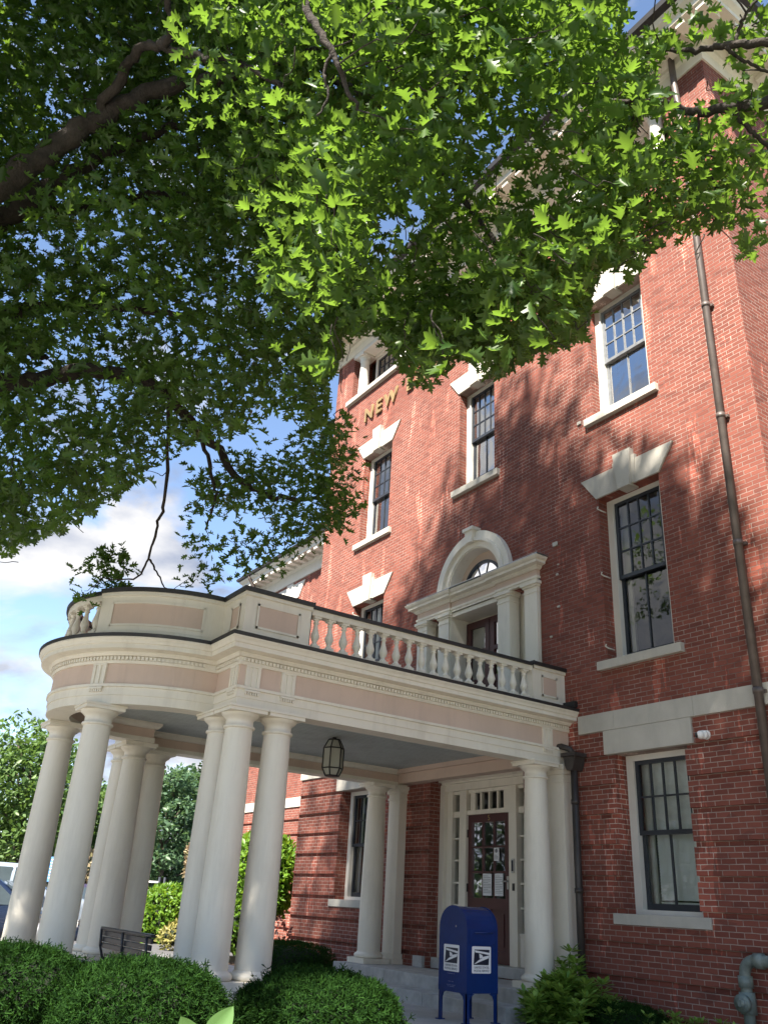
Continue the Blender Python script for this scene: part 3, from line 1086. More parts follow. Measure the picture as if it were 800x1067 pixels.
for (xa, xb, za, zb_, hd) in ((.12, .235, .735, .925, 1), (-.14, .06, .245, .555, 0), (.135, .325, .245, .555, 0)):
    m = MB()
    m.box(xa, xb, yd - .004, yd + .003, za, zb_)
    n = 4 if hd else 11
    for k in range(n):
        z = zb_ - .03 - k * (zb_ - za - .05) / n * (.5 if hd else 1) - (.075 if hd else 0)
        ln = (xb - xa - .03) * (1 if k % 4 else .65)
        m.box(xa + .015, xa + .015 + ln, yd - .0055, yd - .0045, z - .006, z, 1)
    if hd:
        m.prism([(.178 + .033 * math.cos(t), .88 + .03 * math.sin(t)) for t in np.linspace(0, 6.28, 14)[:-1]], 'y', yd - .0055, yd - .0045, 1)
    m.build('notice', [M['paper'], M['ink']], DR)
m = MB()
m.box(.415, .455, yd - .012, yd, .34, .52)
m.tube([(.435, yd, .45), (.435, yd - .05, .45), (.36, yd - .055, .445)], .011, 8)
m.lathe([(.022, 0), (.022, .014)], 0, 0, 14)
m.build('handle', M['steel'], DR)
m = MB()
for z in (-.45, .35, 1.15):
    m.tube([(-.512, yd - .012, z - .06), (-.512, yd - .012, z + .06)], .013, 8)
m.build('hinge', M['black'], DR)
text_mesh('house_number', '5', .12, M['brass'], Matrix.Translation((.0, yd - .004, 1.37)) @ Matrix.Rotation(R(90), 4, 'X'), DR, .003)
m = MB()
m.box(.585, .64, y0 - .025, y0 - .001, .56, .76, bev=.006)
m.box(.592, .633, y0 - .029, y0 - .0255, .585, .735, 1)
m.build('card_reader', [M['steel'], M['navy']], E_)
bx('door_bell', M['black'], E_, .595, .632, y0 - .02, y0 - .001, .32, .42, bev=.005)
bx('door_sill', M['granite'], E_, -1.135, 1.135, .10, .48, -.818, -.67, bev=.008)

# downspouts fixed to the wall
m = MB()
m.tube([(5.16, -.13, 13.2), (5.16, -.13, 12.6), (5.16, -.085, 11.9), (5.16, -.085, -.9)], .053, 14)
for z in np.arange(.6, 12.5, 1.85):
    m.tube([(5.16, -.085, z), (5.16, -.085, z + .07)], .061, 14)
    m.box(5.08, 5.24, -.05, 0, z + .01, z + .05)
m.build('downspout', M['pipe'], B)
m = MB()
m.tube([(2.28, -.12, 1.86), (2.28, -.12, -1.1)], .048, 14)
m.box(2.15, 2.41, -.24, 0.0, 2.02, 2.07)
m.prism([(2.175, 2.02), (2.385, 2.02), (2.36, 1.90), (2.33, 1.84), (2.23, 1.84), (2.20, 1.90)], 'y', -.21, -.01)
m.tube([(2.02, -.20, 2.17), (2.14, -.2, 2.17), (2.24, -.15, 2.13), (2.28, -.12, 2.06)], .042, 10)
for z in (.3, 1.4):
    m.tube([(2.28, -.12, z), (2.28, -.12, z + .06)], .057, 14)
m.build('downspout', M['dark_pipe'], B)
# leftover white shutter anchors and patches on the brick
for x, z, s in ((1.97, 5.36, .05), (1.99, 4.84, .022), (2.0, 4.31, .025), (1.82, 3.87, .022), (2.6, 7.3, .04), (2.02, 5.0, .015)):
    bx('wall_anchor', M['stone'], B, x - s, x + s, -.025, .0 - .001, z - s * .7, z + s * .7, bev=.006)

# ------------------------------------------------------------------ wings set back on either side
def wing(sx):
    W = empty('brick_wing')
    Y = 2.57
    xa, xb = sorted((sx * 5.635, sx * 14.35))
    xc = sx * 12.17
    ops = [(xc - WW / 2, xc + WW / 2, .089, 2.016), (xc - WW / 2, xc + WW / 2, 3.287, 5.3), (xc - WW / 2, xc + WW / 2, 6.75, 8.62)]
    xd = sx * 8.6
    ops += [(xd - WW / 2, xd + WW / 2, a, b) for a, b in ((.089, 2.016), (3.287, 5.3), (6.75, 8.62))]
    m = MB()
    u_, l_ = [o for o in ops if o[2] > 2.3], [o for o in ops if o[2] < 2.3]
    wall_front(m, xa, xb, SC0, 9.4, u_, Y)
    wall_front(m, xa, xb, -1.4, SC0, l_, Y + GR)
    banded(m, xa, xb, -1.4, SC0, l_, Y)
    for o in ops: reveals(m, o, Y + (GR if o in l_ else 0), .34)
    X = sx * 14.35
    m.quad((X, Y, -1.4), (X, DEEP - .5, -1.4), (X, DEEP - .5, 9.4), (X, Y, 9.4))
    m.quad((xa, DEEP - .5, -1.4), (xb, DEEP - .5, -1.4), (xb, DEEP - .5, 9.4), (xa, DEEP - .5, 9.4))
    m.build('wall', M['brick'], W)
    bx('string_course', M['stone'], W, xa + .02, xb + (.03 if sx > 0 else 0) - (.03 if sx < 0 else 0), Y - .03, Y + .02, SC0, 2.584)
    for o in ops:
        w = window(W, o, Y + (GR if o in l_ else 0), 2 if o in l_ else 3, blind='curtain')
        c = (o[0] + o[1]) / 2
        if o in l_:
            bx('lintel', M['stone'], W, c - .71, c + .71, Y - .028, Y + .14, 2.0165, SC0 - .003)
        else:
            m = MB()
            z, h, hb, ht = o[3] + .001, .50, WW / 2 + .02, WW / 2 + .36
            m.prism([(c - hb, z), (c + hb, z), (c + ht, z + h), (c - ht, z + h)], 'y', Y - .03, Y + .12)
            m.prism([(c - .15, z - .02), (c + .15, z - .02), (c + .2, z + h + .05), (c - .2, z + h + .05)], 'y', Y - .06, Y + .1)
            m.build('lintel', M['white'], W)
    pw = [(sx * 14.35, DEEP - .5), (sx * 14.35, Y), (sx * 5.64, Y)]
    sg = 1 if sx > 0 else -1
    if sx > 0: pw = pw
    m = MB()
    prof = [(0, 9.22), (.04, 9.22), (.04, 9.55), (.12, 9.60), (.12, 9.68), (.52, 9.69), (.52, 9.77), (.60, 9.83), (.62, 9.88), (0, 9.88)]
    m.sweep(pw, [(o * sg, z) for o, z in prof])
    m.build('cornice', M['white'], W)
    m0 = None
    for x in np.arange(5.9, 14.7, .40):
        m0 = bx('modillion', M['white'], W, -.09, .09, Y - .5, Y - .125, 9.60, 9.688) if m0 is None else copy_tree(m0, W)
        m0.location = (sx * x, 0, 0)
    m = MB()
    m.sweep(pw, [((.60) * sg, 9.881), (.68 * sg, 9.90), (.70 * sg, 9.98), (.55 * sg, 9.98)], prof_closed=True)
    m.build('gutter', M['black'], W)
    m = MB()
    xo, xi = sx * 15.0, sx * 5.64
    m.add([(xo, Y - .6, 9.98), (xi, Y - .6, 9.98), (xi, DEEP, 9.98), (xo, DEEP, 9.98), (sx * 11, 7, 11.4), (xi, 7, 11.4)],
          [(0, 1, 5, 4), (2, 3, 4, 5), (3, 0, 4)])
    m.build('roof', M['roof'], W)
    m = MB()
    xs = sx * 14.15
    m.tube([(xs, Y - .62, 9.95), (xs, Y - .60, 9.8), (xs, Y - .3, 9.40), (xs, Y - .09, 9.1), (xs, Y - .09, -1.2)], .055, 12)
    m.build('downspout', M['pipe'], W)
    return W


tag(wing(-1), 'sunlit lower brick wing with white bracketed cornice, set back behind the portico', 'building')
tag(wing(1), 'lower brick wing set back past the corner beside the tall downspout', 'building')

# ------------------------------------------------------------------ portico
P = tag(empty('portico', (0, 0, 0)), 'cream and pink entrance portico with round columns, bowed front and balustraded balcony', 'portico')
PW, PF = 2.08, -5.15
BR, BC = 1.45, -5.18
arc = []
a0 = 0.02
for i in range(41):
    t = a0 + (math.pi - 2 * a0) * i / 40
    arc.append((BR * math.cos(t), BC - BR * math.sin(t)))
plan = [(PW, -.0), (PW, PF), (BR, PF)] + arc[0:] + [(-BR, PF), (-PW, PF), (-PW, -.0)]
# walking from the wall outwards on +X, round the bow and back: outside is on the left-hand side
def off(pr): return pr
Z0 = 1.93
m = MB()
m.sweep(plan, [(-.28, Z0), (0, Z0), (0, Z0 + .10), (.012, Z0 + .10), (.012, Z0 + .19), (.035, Z0 + .195), (.035, Z0 + .225), (-.02, Z0 + .23)], smooth=False)
m.sweep(plan, [(-.28, Z0), (-.28, Z0 + .06), (-.255, Z0 + .06)], smooth=False)
m.build('architrave', M['cream'], P)
m = MB()
m.sweep(plan, [(0, Z0 + .22), (0, 2.41)])
m.build('frieze', M['pink'], P)
m = MB()
m.sweep(plan, [(-.262, Z0 + .055), (-.262, 2.12)])
m.build('inner_frieze', M['pink'], P)
m = MB()
m.sweep(plan, [(-.255, 2.11), (-.30, 2.115), (-.34, 2.16), (-.34, 2.20)])
m.build('ceiling_moulding', M['cream'], P)
m = MB()
m.sweep(plan, [(-.02, 2.395), (.018, 2.395), (.03, 2.42), (.03, 2.425), (.022, 2.425), (.022, 2.475), (.055, 2.48), (.075, 2.51), (.075, 2.52), (.18, 2.535), (.18, 2.585), (.195, 2.59), (.205, 2.62), (.225, 2.645), (.225, 2.66), (-.1, 2.665)])
m.build('cornice', M['cream'], P)
# dentils
def along(path, step):
    out = []
    for (ax, ay), (bx_, by) in zip(path[:-1], path[1:]):
        L = math.hypot(bx_ - ax, by - ay)
        n = max(1, int(L / step))
        if L < .01: continue
        for k in range(n):
            t = (k + .5) / n
            out.append((ax + (bx_ - ax) * t, ay + (by - ay) * t, (bx_ - ax) / L, (by - ay) / L))
    return out
m = MB()
coarse = [(PW, -.02), (PW, PF), (BR, PF)]
den = along(coarse, .046) + along([(-BR, PF), (-PW, PF), (-PW, -.02)], .046)
na = int(math.pi * BR / .046)
for i in range(na):
    t = (i + .5) / na * math.pi
    if abs(math.cos(t)) > .995: continue
    den.append((BR * math.cos(t), BC - BR * math.sin(t), -math.sin(t), -math.cos(t)))
for x, y, dx, dy in den:
    nx, ny = -dy, dx
    # make the block point outwards
    if nx * x + ny * (y + 3) < 0: nx, ny = -nx, -ny
    h, q0, q1 = .014, .015, .045
    v = [(x + dx * s + nx * q, y + dy * s + ny * q, z) for z in (2.432, 2.470) for s, q in ((-h, q0), (h, q0), (h, q1), (-h, q1))]
    m.add(v, [(0, 1, 2, 3), (4, 5, 6, 7), (0, 1, 5, 4), (1, 2, 6, 5), (2, 3, 7, 6), (3, 0, 4, 7)])
m.build('dentil_course', M['cream'], P)['kind'] = 'stuff'
m = MB()
m.sweep(plan, [(.15, 2.666), (.235, 2.662), (.24, 2.70), (-.06, 2.712)], prof_closed=True)
m.build('roof_edge', M['black'], P)
deck = [(x, y) for x, y in plan]
m = MB()
m.prism([(x * .985, min(y, -.002)) for x, y in deck], 'z', 2.62, 2.705)
m.build('deck', M['roof'], P)
inn = [(1.75, -.03), (1.75, -4.87), (1.16, -4.87)] + [(1.16 * math.cos(t), BC - 1.16 * math.sin(t)) for t in np.linspace(.0, math.pi, 33)] + [(-1.16, -4.87), (-1.75, -4.87), (-1.75, -.03)]
m = MB()
m.prism(inn, 'z', 2.195, 2.22)
m.build('ceiling', M['ceiling'], P)
m = MB()
m.box(-1.80, 1.80, -.20, -.002, Z0 + .03, 2.12)
m.box(-1.78, 1.78, -.26, -.002, 2.121, 2.194)
m.build('wall_beam', M['pink'], P)


def triglyph(cx, cy, tx, ty):
    """block on the frieze at (cx,cy); (tx,ty) runs along the frieze"""
    nx, ny = ty, -tx
    m = MB()
    def blk(s0_, s1_, q0, q1, z0, z1):
        v = [(cx + tx * s + nx * q, cy + ty * s + ny * q, z) for z in (z0, z1) for s, q in ((s0_, q0), (s1_, q0), (s1_, q1), (s0_, q1))]
        m.add(v, [(0, 3, 2, 1), (4, 5, 6, 7), (0, 1, 5, 4), (1, 2, 6, 5), (2, 3, 7, 6), (3, 0, 4, 7)])
    blk(-.09, .09, -.02, .010, Z0 + .228, 2.394)
    for s in (-.07, 0, .07):
        blk(s - .019, s + .019, .0, .022, Z0 + .23, 2.375)
    blk(-.092, .092, .0, .026, 2.376, 2.394)
    blk(-.092, .092, .012, .044, Z0 + .165, Z0 + .188)
    for s in np.linspace(-.075, .075, 6):
        blk(s - .009, s + .009, .012, .036, Z0 + .135, Z0 + .164)
    return m.build('triglyph', M['cream'], P)


for s in (1, -1):
    for y in (-.42, -4.54, -4.99):
        triglyph(s * PW, y, 0, s)
    triglyph(s * 1.95, PF, 1, 0)
bow_a = [R(54), R(126)]
for t in bow_a:
    c, s_ = math.cos(t), math.sin(t)
    triglyph(BR * c, BC - BR * s_, s_, -c) if False else triglyph(BR * c, BC - BR * s_, s_, c)

# columns
CB = LZ
def make_column():
    m = MB()
    zb = CB + .16
    pr = [(.186, zb), (.186, zb + .3)]
    n = 12
    H = 1.70 - zb - .0
    prof = []
    for i in range(n + 1):
        t = i / n
        r = .187 - .036 * (t ** 1.8)
        prof.append((r, zb + t * (1.74 - zb)))
    m.lathe(prof, seg=36)
    c = m.build('column', M['cream'], P)
    m = MB()
    m.box(-.245, .245, -.245, .245, CB, CB + .075, bev=.004)
    tor = [(.19, CB + .075)] + [(.205 + .03 * math.cos(a), CB + .11 + .034 * math.sin(a)) for a in np.linspace(-1.4, 1.4, 8)] + [(.2, CB + .15), (.19, CB + .165)]
    m.lathe(tor, seg=36)
    m.build('base', M['cream'], c)
    m = MB()
    m.lathe([(.150, 1.70), (.172, 1.705), (.176, 1.718), (.172, 1.731), (.152, 1.736), (.152, 1.80), (.162, 1.805), (.165, 1.815), (.185, 1.825), (.205, 1.845), (.213, 1.866)], seg=36)
    m.box(-.225, .225, -.225, .225, 1.867, 1.905, bev=.003)
    m.box(-.238, .238, -.238, .238, 1.905, Z0 - .001, bev=.003)
    m.build('capital', M['cream'], c)
    return c


c0 = make_column()
RB = 1.315
spots = [(s * 1.95, y) for s in (1, -1) for y in (-.53, -4.54, -5.02)] + [(1.47, -5.02), (-1.47, -5.02)] + [(RB * math.cos(t), BC - RB * math.sin(t)) for t in bow_a]
for i, (x, y) in enumerate(spots):
    c = c0 if i == 0 else copy_tree(c0, P)
    c.location = (x, y, 0)
    c.rotation_euler = (0, 0, 0)
for i in (-1, 0):
    pass
for s in (1, -1):   # flat pilasters against the wall
    m = MB()
    xa, xb = s * 1.95 - .16, s * 1.95 + .16
    m.box(xa, xb, -.16, .0 - .002, CB + .15, 1.70)
    m.box(xa - .015, xb + .015, -.175, -.002, 1.701, 1.735)
    m.box(xa, xb, -.162, -.002, 1.736, 1.805)
    m.box(xa - .03, xb + .03, -.19, -.002, 1.806, 1.86)
    m.box(xa - .055, xb + .055, -.22, -.002, 1.861, Z0 - .001)
    m.box(xa - .03, xb + .03, -.19, -.002, CB + .076, CB + .149)
    m.box(xa - .055, xb + .055, -.22, -.002, CB, CB + .075)
    m.build('pilaster', M['cream'], P)
# stone plinths below the outer columns
for s in (1, -1):
    m = MB()
    m.box(s * 1.95 - .3, s * 1.95 + .3, -5.32, -4.24, -1.4, LZ - .14, bev=.01)
    m.box(s * 1.95 - .32, s * 1.95 + .32, -5.34, -4.22, LZ - .139, LZ - .001, bev=.01)
    xa, xb = sorted((s * 1.17, s * 1.648))
    m.box(xa, xb, -5.32, -4.72, -1.4, LZ - .14, bev=.01)
    xa, xb = sorted((s * 1.17, s * 1.628))
    m.box(xa, xb, -5.34, -4.70, LZ - .139, LZ - .001, bev=.01)
    m.build('plinth', M['granite'], P)
for t in bow_a:
    x, y = RB * math.cos(t), BC - RB * math.sin(t)
    bx('plinth', M['granite'], P, x - .31, x + .31, y - .31, y + .31, -1.4, LZ - .001, bev=.012)

# parapet: solid corners and curved panels, pedestals at the wall, balusters between
PX = 2.05
def para_profile(mb, path, th=.16):
    mb.sweep(path, [(-th, 2.70), (.02, 2.70), (.02, 2.79), (.0, 2.80), (.0, 3.22), (.025, 3.23), (.025, 3.27), (-th, 3.27)], prof_closed=True)
def para_cap(mb, path, th=.19):
    mb.sweep(path, [(-th, 3.271), (.05, 3.271), (.055, 3.32), (-th, 3.335)], prof_closed=True)
PARF = -5.17
PR = 1.46
t_end = math.acos(.72 / 1.48)
def curve(s, t0, t1, n=18, r=PR):
    return [(s * r * math.cos(t), BC - r * math.sin(t)) for t in np.linspace(t0, t1, n)]
for s in (1, -1):
    main = [(s * PX, -4.29), (s * PX, PARF), (s * PR, PARF)] + curve(s, .01, t_end)
    ends = main
    if s < 0: main = main[::-1]
    m = MB()
    para_profile(m, main)
    # end caps
    for (x, y) in (ends[0],):
        m.box(x - s * .16, x, y - .01, y, 2.705, 3.268)
    e0 = ends[-1]; ux, uy = e0[0] / PR, (e0[1] - BC) / PR
    m.quad((e0[0], e0[1], 2.7), (e0[0] - ux * .16, e0[1] - uy * .16, 2.7), (e0[0] - ux * .16, e0[1] - uy * .16, 3.27), (e0[0], e0[1], 3.27))
    pa = m.build('parapet', M['cream'], P)
    m = MB()
    para_cap(m, main)
    m.quad((e0[0] + ux * .05, e0[1] + uy * .05, 3.271), (e0[0] - ux * .19, e0[1] - uy * .19, 3.271), (e0[0] - ux * .19, e0[1] - uy * .19, 3.335), (e0[0] + ux * .05, e0[1] + uy * .05, 3.32))
    m.box(s * PX - s * .19, s * PX + s * .05, -4.275, -4.29, 3.271, 3.33)
    m.build('coping', M['black'], pa)
    # framed pink panels
    def panel(path, mat_in):
        if s < 0: path = path[::-1]
        q = MB()
        q.sweep(path, [(-.01, 2.875), (.004, 2.875), (.004, 3.125), (-.01, 3.125)])
        q.build('panel', mat_in, pa)
        q = MB()
        for za, zb_ in ((2.85, 2.876), (3.124, 3.15)):
            q.sweep(path, [(-.01, za), (.014, za), (.014, zb_), (-.01, zb_)], prof_closed=True)
        for k in (0, -1):
            a, b = Vector(path[k]), Vector(path[1 if k == 0 else -2])
            d = (b - a).normalized() * .026
            pp = [a, a + d] if k == 0 else [a + d, a]
            q.sweep([tuple(v) for v in pp], [(-.01, 2.85), (.014, 2.85), (.014, 3.15), (-.01, 3.15)], prof_closed=True)
        q.build('panel_moulding', M['cream'], pa)
    panel([(s * PX, -4.45), (s * PX, -5.02)], M['pink'])
    panel([(s * 1.92, PARF), (s * 1.68, PARF)], M['pink'])
    panel(curve(s, .16, t_end - .12, 14), M['pink'])
    # pedestal at the wall
    m = MB()
    ped = [(s * PX, -.0), (s * PX, -.63)]
    if s < 0: ped = ped[::-1]
    para_profile(m, ped)
    m.box(s * PX - s * .16, s * PX, -.64, -.63, 2.705, 3.268)
    pe = m.build('pedestal', M['cream'], P)
    m = MB()
    para_cap(m, ped)
    m.box(s * PX - s * .19, s * PX + s * .05, -.645, -.63, 3.271, 3.33)
    m.build('coping', M['black'], pe)
    pa = pe
    panel([(s * PX, -.16), (s * PX, -.47)], M['pink'])
    # rails
    m = MB()
    ra = [(s * (PX - .015), -.64), (s * (PX - .015), -4.28)]
    if s < 0: ra = ra[::-1]
    m.sweep(ra, [(-.13, 2.70), (0, 2.70), (0, 2.785), (-.015, 2.80), (-.115, 2.80), (-.13, 2.785)], prof_closed=True)
    m.sweep(ra, [(-.13, 3.215), (-.125, 3.19), (-.005, 3.19), (0, 3.215), (0, 3.262), (-.13, 3.262)], prof_closed=True)
    rl = m.build('rail', M['cream'], P)
    m = MB()
    m.sweep(ra, [(-.16, 3.263), (.03, 3.263), (.033, 3.305), (-.16, 3.315)], prof_closed=True)
    m.build('coping', M['black'], rl)
m = MB()
cv = curve(1, t_end + .005, math.pi - t_end - .005, 20, PR - .015)
m.sweep(cv, [(-.13, 2.70), (0, 2.70), (0, 2.785), (-.015, 2.80), (-.115, 2.80), (-.13, 2.785)], prof_closed=True)
m.sweep(cv, [(-.13, 3.215), (-.125, 3.19), (-.005, 3.19), (0, 3.215), (0, 3.262), (-.13, 3.262)], prof_closed=True)
rl = m.build('rail', M['cream'], P)
m = MB()
m.sweep(cv, [(-.16, 3.263), (.03, 3.263), (.033, 3.305), (-.16, 3.315)], prof_closed=True)
m.build('coping', M['black'], rl)

m = MB()
m.box(-.052, .052, -.052, .052, 2.801, 2.83)
m.box(-.05, .05, -.05, .05, 3.165, 3.189)
m.lathe([(.044, 2.831), (.044, 2.845), (.030, 2.86), (.026, 2.87), (.040, 2.90), (.053, 2.935), (.054, 2.955), (.046, 2.985), (.033, 3.03), (.025, 3.075), (.024, 3.10), (.034, 3.11), (.036, 3.12), (.026, 3.13), (.028, 3.14), (.042, 3.155), (.044, 3.164)], seg=16)
bal0 = m.build('baluster', M['cream'], P)
bs = []
for s in (1, -1):
    for k in range(18):
        bs.append((s * (PX - .08), -.74 - k * (3.44 / 17), 0))
nb = 6
for k in range(nb):
    t = t_end + (math.pi - 2 * t_end) * (k + .5) / nb
    bs.append(((PR - .08) * math.cos(t), BC - (PR - .08) * math.sin(t), t))
for i, (x, y, rz) in enumerate(bs):
    b = bal0 if i == 0 else copy_tree(bal0, P)
    b.location = (x, y, 0)
    b.rotation_euler = (0, 0, -rz)

# flashing elbow where the cornice gutter meets the wall
m = MB()
m.box(2.10, 2.32, -.10, -.034, 2.72, 2.80)
m.box(2.18, 2.26, -.09, -.034, 2.60, 2.72)
m.build('scupper', M['black'], P)

# lantern
L = tag(empty('lantern', (0.0, -2.62, 0)), 'black framed frosted glass lantern hanging from the portico ceiling', 'lantern')
def octo(r, z): return [(r * math.cos(R(12 + 60 * k)), r * math.sin(R(12 + 60 * k)), z) for k in range(6)]
lev = [(.085, 2.155), (.150, 2.035), (.150, 1.755), (.10, 1.655)]
m = MB()
for (r, z) in lev:
    o = octo(r, z)
    for k in range(6):
        m.tube([o[k], o[(k + 1) % 6]], .010, 6)
for (ra_, za), (rb, zb_) in zip(lev[:-1], lev[1:]):
    A, C = octo(ra_, za), octo(rb, zb_)
    for k in range(6):
        m.tube([A[k], C[k]], .010, 6)
m.lathe([(.09, 2.155), (.09, 2.165), (.03, 2.17), (.03, 2.194)], seg=16)
m.lathe([(.10, 1.645), (.10, 1.652)], seg=8)
m.build('frame', M['black'], L)
m = MB()
for (ra_, za), (rb, zb_) in zip(lev[:-1], lev[1:]):
    A, C = octo(ra_ - .006, za), octo(rb - .006, zb_)
    for k in range(6):
        m.quad(A[k], A[(k + 1) % 6], C[(k + 1) % 6], C[k])
m.build('glass_panel', M['frost'], L)

# steps under the portico
ST = tag(empty('stone_steps', (0, 0, 0)), 'grey stone steps rising under the portico to the maroon door', 'steps')
for (x0, x1, ya, yb, za, zb_) in ((-2.28, 2.28, -.98, .095, -1.4, LZ), (-2.28, 2.28, -1.40, -.983, -1.4, -.98)):
    m = MB()
    cuts = [x0, x0 + 1.45, x0 + 2.95, x1]
    for a, b in zip(cuts[:-1], cuts[1:]):
        m.box(a + .003, b - .003, ya, yb, za, zb_, bev=.012)
    m.build('step', M['granite'], ST)
for s in (-1, 1):
    bx('door_block', M['granite'], ST, s * 1.27 - .12, s * 1.27 + .12, -.07, -.003, LZ + .001, LZ + .16, bev=.01)

# ------------------------------------------------------------------ mailbox
MX = tag(empty('mailbox', (2.35, -2.05, PZ)), 'dark blue street mailbox with white eagle stickers in front of the steps', 'mailbox')
w, d = .50, .46          # along -x and +y from the near corner
zL, zS, zT = .30, .96, 1.19
def arch_pts(x0, x1, zb_, zs, zt, n=16):
    cx, rx = (x0 + x1) / 2, (x1 - x0) / 2
    pts = [(x0, zb_), (x1, zb_), (x1, zs)]
    pts += [(cx + rx * math.cos(t), zs + (zt - zs) * math.sin(t)) for t in np.linspace(0, math.pi, n)[1:-1]]
    pts += [(x0, zs)]
    return pts
m = MB()
m.prism(arch_pts(-w, 0, zL, zS, zT), 'y', 0.012, d - .012, smooth=False)
m.build('body', M['mail'], MX)
for ya, yb in ((-.004, .0118), (d - .0118, d + .004)):
    m = MB()
    m.prism(arch_pts(-w - .006, .006, zL - .004, zS, zT + .008), 'y', ya, yb)
    m.build('end_panel', M['mail'], MX)
for sx in (-1, 0):
    for sy in (0, 1):
        X0, Y0 = sx * w, sy * d
        m = MB()
        ix = .05 if sx == -1 else -.05
        iy = .05 if sy == 0 else -.05
        m.prism([(X0, 0), (X0 + ix, 0), (X0 + ix, zL - .07), (X0 + ix * 1.4, zL - .03), (X0 + ix * 2.4, zL - .005), (X0, zL - .005)], 'y', Y0 + (0.0 if sy == 0 else -.012), Y0 + (.012 if sy == 0 else 0.0))
        m.prism([(Y0, 0), (Y0 + iy, 0), (Y0 + iy, zL - .07), (Y0 + iy * 1.4, zL - .03), (Y0 + iy * 2.4, zL - .005), (Y0, zL - .005)], 'x', X0 + (0.0 if sx == -1 else -.012), X0 + (.012 if sx == -1 else 0.0))
        m.box(X0 - .025 if sx == -1 else X0 - .055, X0 + .055 if sx == -1 else X0 + .025, Y0 - .025 if sy == 0 else Y0 - .055, Y0 + .055 if sy == 0 else Y0 + .025, 0.0, .012)
        m.build('leg', M['mail'], MX)
m = MB()      # pull-down drop door on the curved front with its bar handle
m.box(.001, .010, .04, d - .04, .80, .95)
m.tube([(.012, .1, .92), (.03, .1, .92), (.03, d - .1, .92), (.012, d - .1, .92)], .008, 6)
m.build('drop_door', M['mail'], MX)


def sticker(face):
    """white label with eagle emblem and two lines of lettering"""
    if face == 'front':      # on the -Y end panel
        T = lambda u, v, q: (-.27 + u, -.0042 - q, .64 + v)
        Mt = lambda u, v: Matrix.Translation(T(u, v, .004)) @ Matrix.Rotation(R(90), 4, 'X')
    else:                    # on the +X side
        T = lambda u, v, q: (.0002 + q, .22 + u, .64 + v)
        Mt = lambda u, v: Matrix.Translation(T(u, v, .004)) @ Matrix.Rotation(R(90), 4, 'Z') @ Matrix.Rotation(R(90), 4, 'X')
    hw, hh = .142, .138
    def flat(q, pts, q0, q1, mi=0):
        n = len(pts)
        if mi or q1 > .0016: pts = [(u * 1.27, v * .87) for u, v in pts]
        q.add([T(u, v, q0) for u, v in pts] + [T(u, v, q1) for u, v in pts], [list(range(n)), list(range(n, 2 * n))] + [(i, (i + 1) % n, n + (i + 1) % n, n + i) for i in range(n)], mi)
    q = MB()
    rr = .014
    pts = []
    for cx, cy, t0_ in ((hw - rr, hh - rr, 0), (-hw + rr, hh - rr, 90), (-hw + rr, -hh + rr, 180), (hw - rr, -hh + rr, 270)):
        for k in range(5):
            t = R(t0_ + 22.5 * k)
            pts.append((cx + rr * math.cos(t), cy + rr * math.sin(t)))
    flat(q, pts, 0, .0015, 0)
    flat(q, [(-.094, -.060), (.084, -.060), (.096, .122), (-.082, .122)], .0016, .0022, 1)
    # stylised eagle head sweep
    flat(q, [(-.080, .112), (.092, .086), (.090, .060), (.038, .070), (-.025, .080), (-.076, .088)], .0023, .0030, 0)
    flat(q, [(.089, .055), (.083, .022), (-.090, -.054), (-.038, -.006), (.008, .022), (.013, .036)], .0023, .0030, 0)
    flat(q, [(-.028, .074), (.008, .058), (.018, .030), (-.020, .014), (-.025, .034)], .0023, .0030, 0)
    st = q.build('sticker', [M['sticker'], M['navy']], MX)
    text_mesh('lettering', 'UNITED STATES', .031, M['navy'], Mt(0, -.079), st, .0004)
    text_mesh('lettering', 'POSTAL SERVICE', .031, M['navy'], Mt(0, -.112), st, .0004)


sticker('front')
sticker('side')
m = MB()
for k, (zz, ln) in enumerate(((.475, .15), (.395, .10), (.36, .16), (.345, .12))):
    for j in range(int(ln / .02)):
        u = -.27 - ln / 2 + j * .02
        m.box(u, u + .012 if (j * 7 + k) % 5 else u + .004, -.0052, -.0042, zz, zz + .008)
m.build('faded_print', plain('faded_print', (0.10, 0.13, 0.24), .5), MX)
bx('lock', M['steel'], MX, -.20, -.185, -.009, -.0045, .965, .985)

# ------------------------------------------------------------------ security camera and gas pipe
SCm = tag(empty('security_camera', (4.36, -.001, 2.09)), 'white dome security camera on the brick right of the ground floor window lintel', 'camera')
m = MB()
m.tube([(0, 0, 0), (0, -.025, 0)], .055, 18)
m.tube([(0, -.0255, 0), (-.01, -.075, -.005)], [.05, .052], 18)
m.build('housing', M['plastic'], SCm)
bm = bmesh.new()
bmesh.ops.create_uvsphere(bm, u_segments=20, v_segments=12, radius=.05)
m = MB()
bm.verts.ensure_lookup_table()
m.add([(v.co.x - .02, v.co.y - .095, v.co.z - .008) for v in bm.verts], [[v.index for v in f.verts] for f in bm.faces], 0, True)
bm.free()
m.build('ball', M['plastic'], SCm)
m = MB()
m.tube([(-.045, -.115, -.01), (-.065, -.137, -.016)], [.034, .028], 16)
m.build('lens', M['black'], SCm)

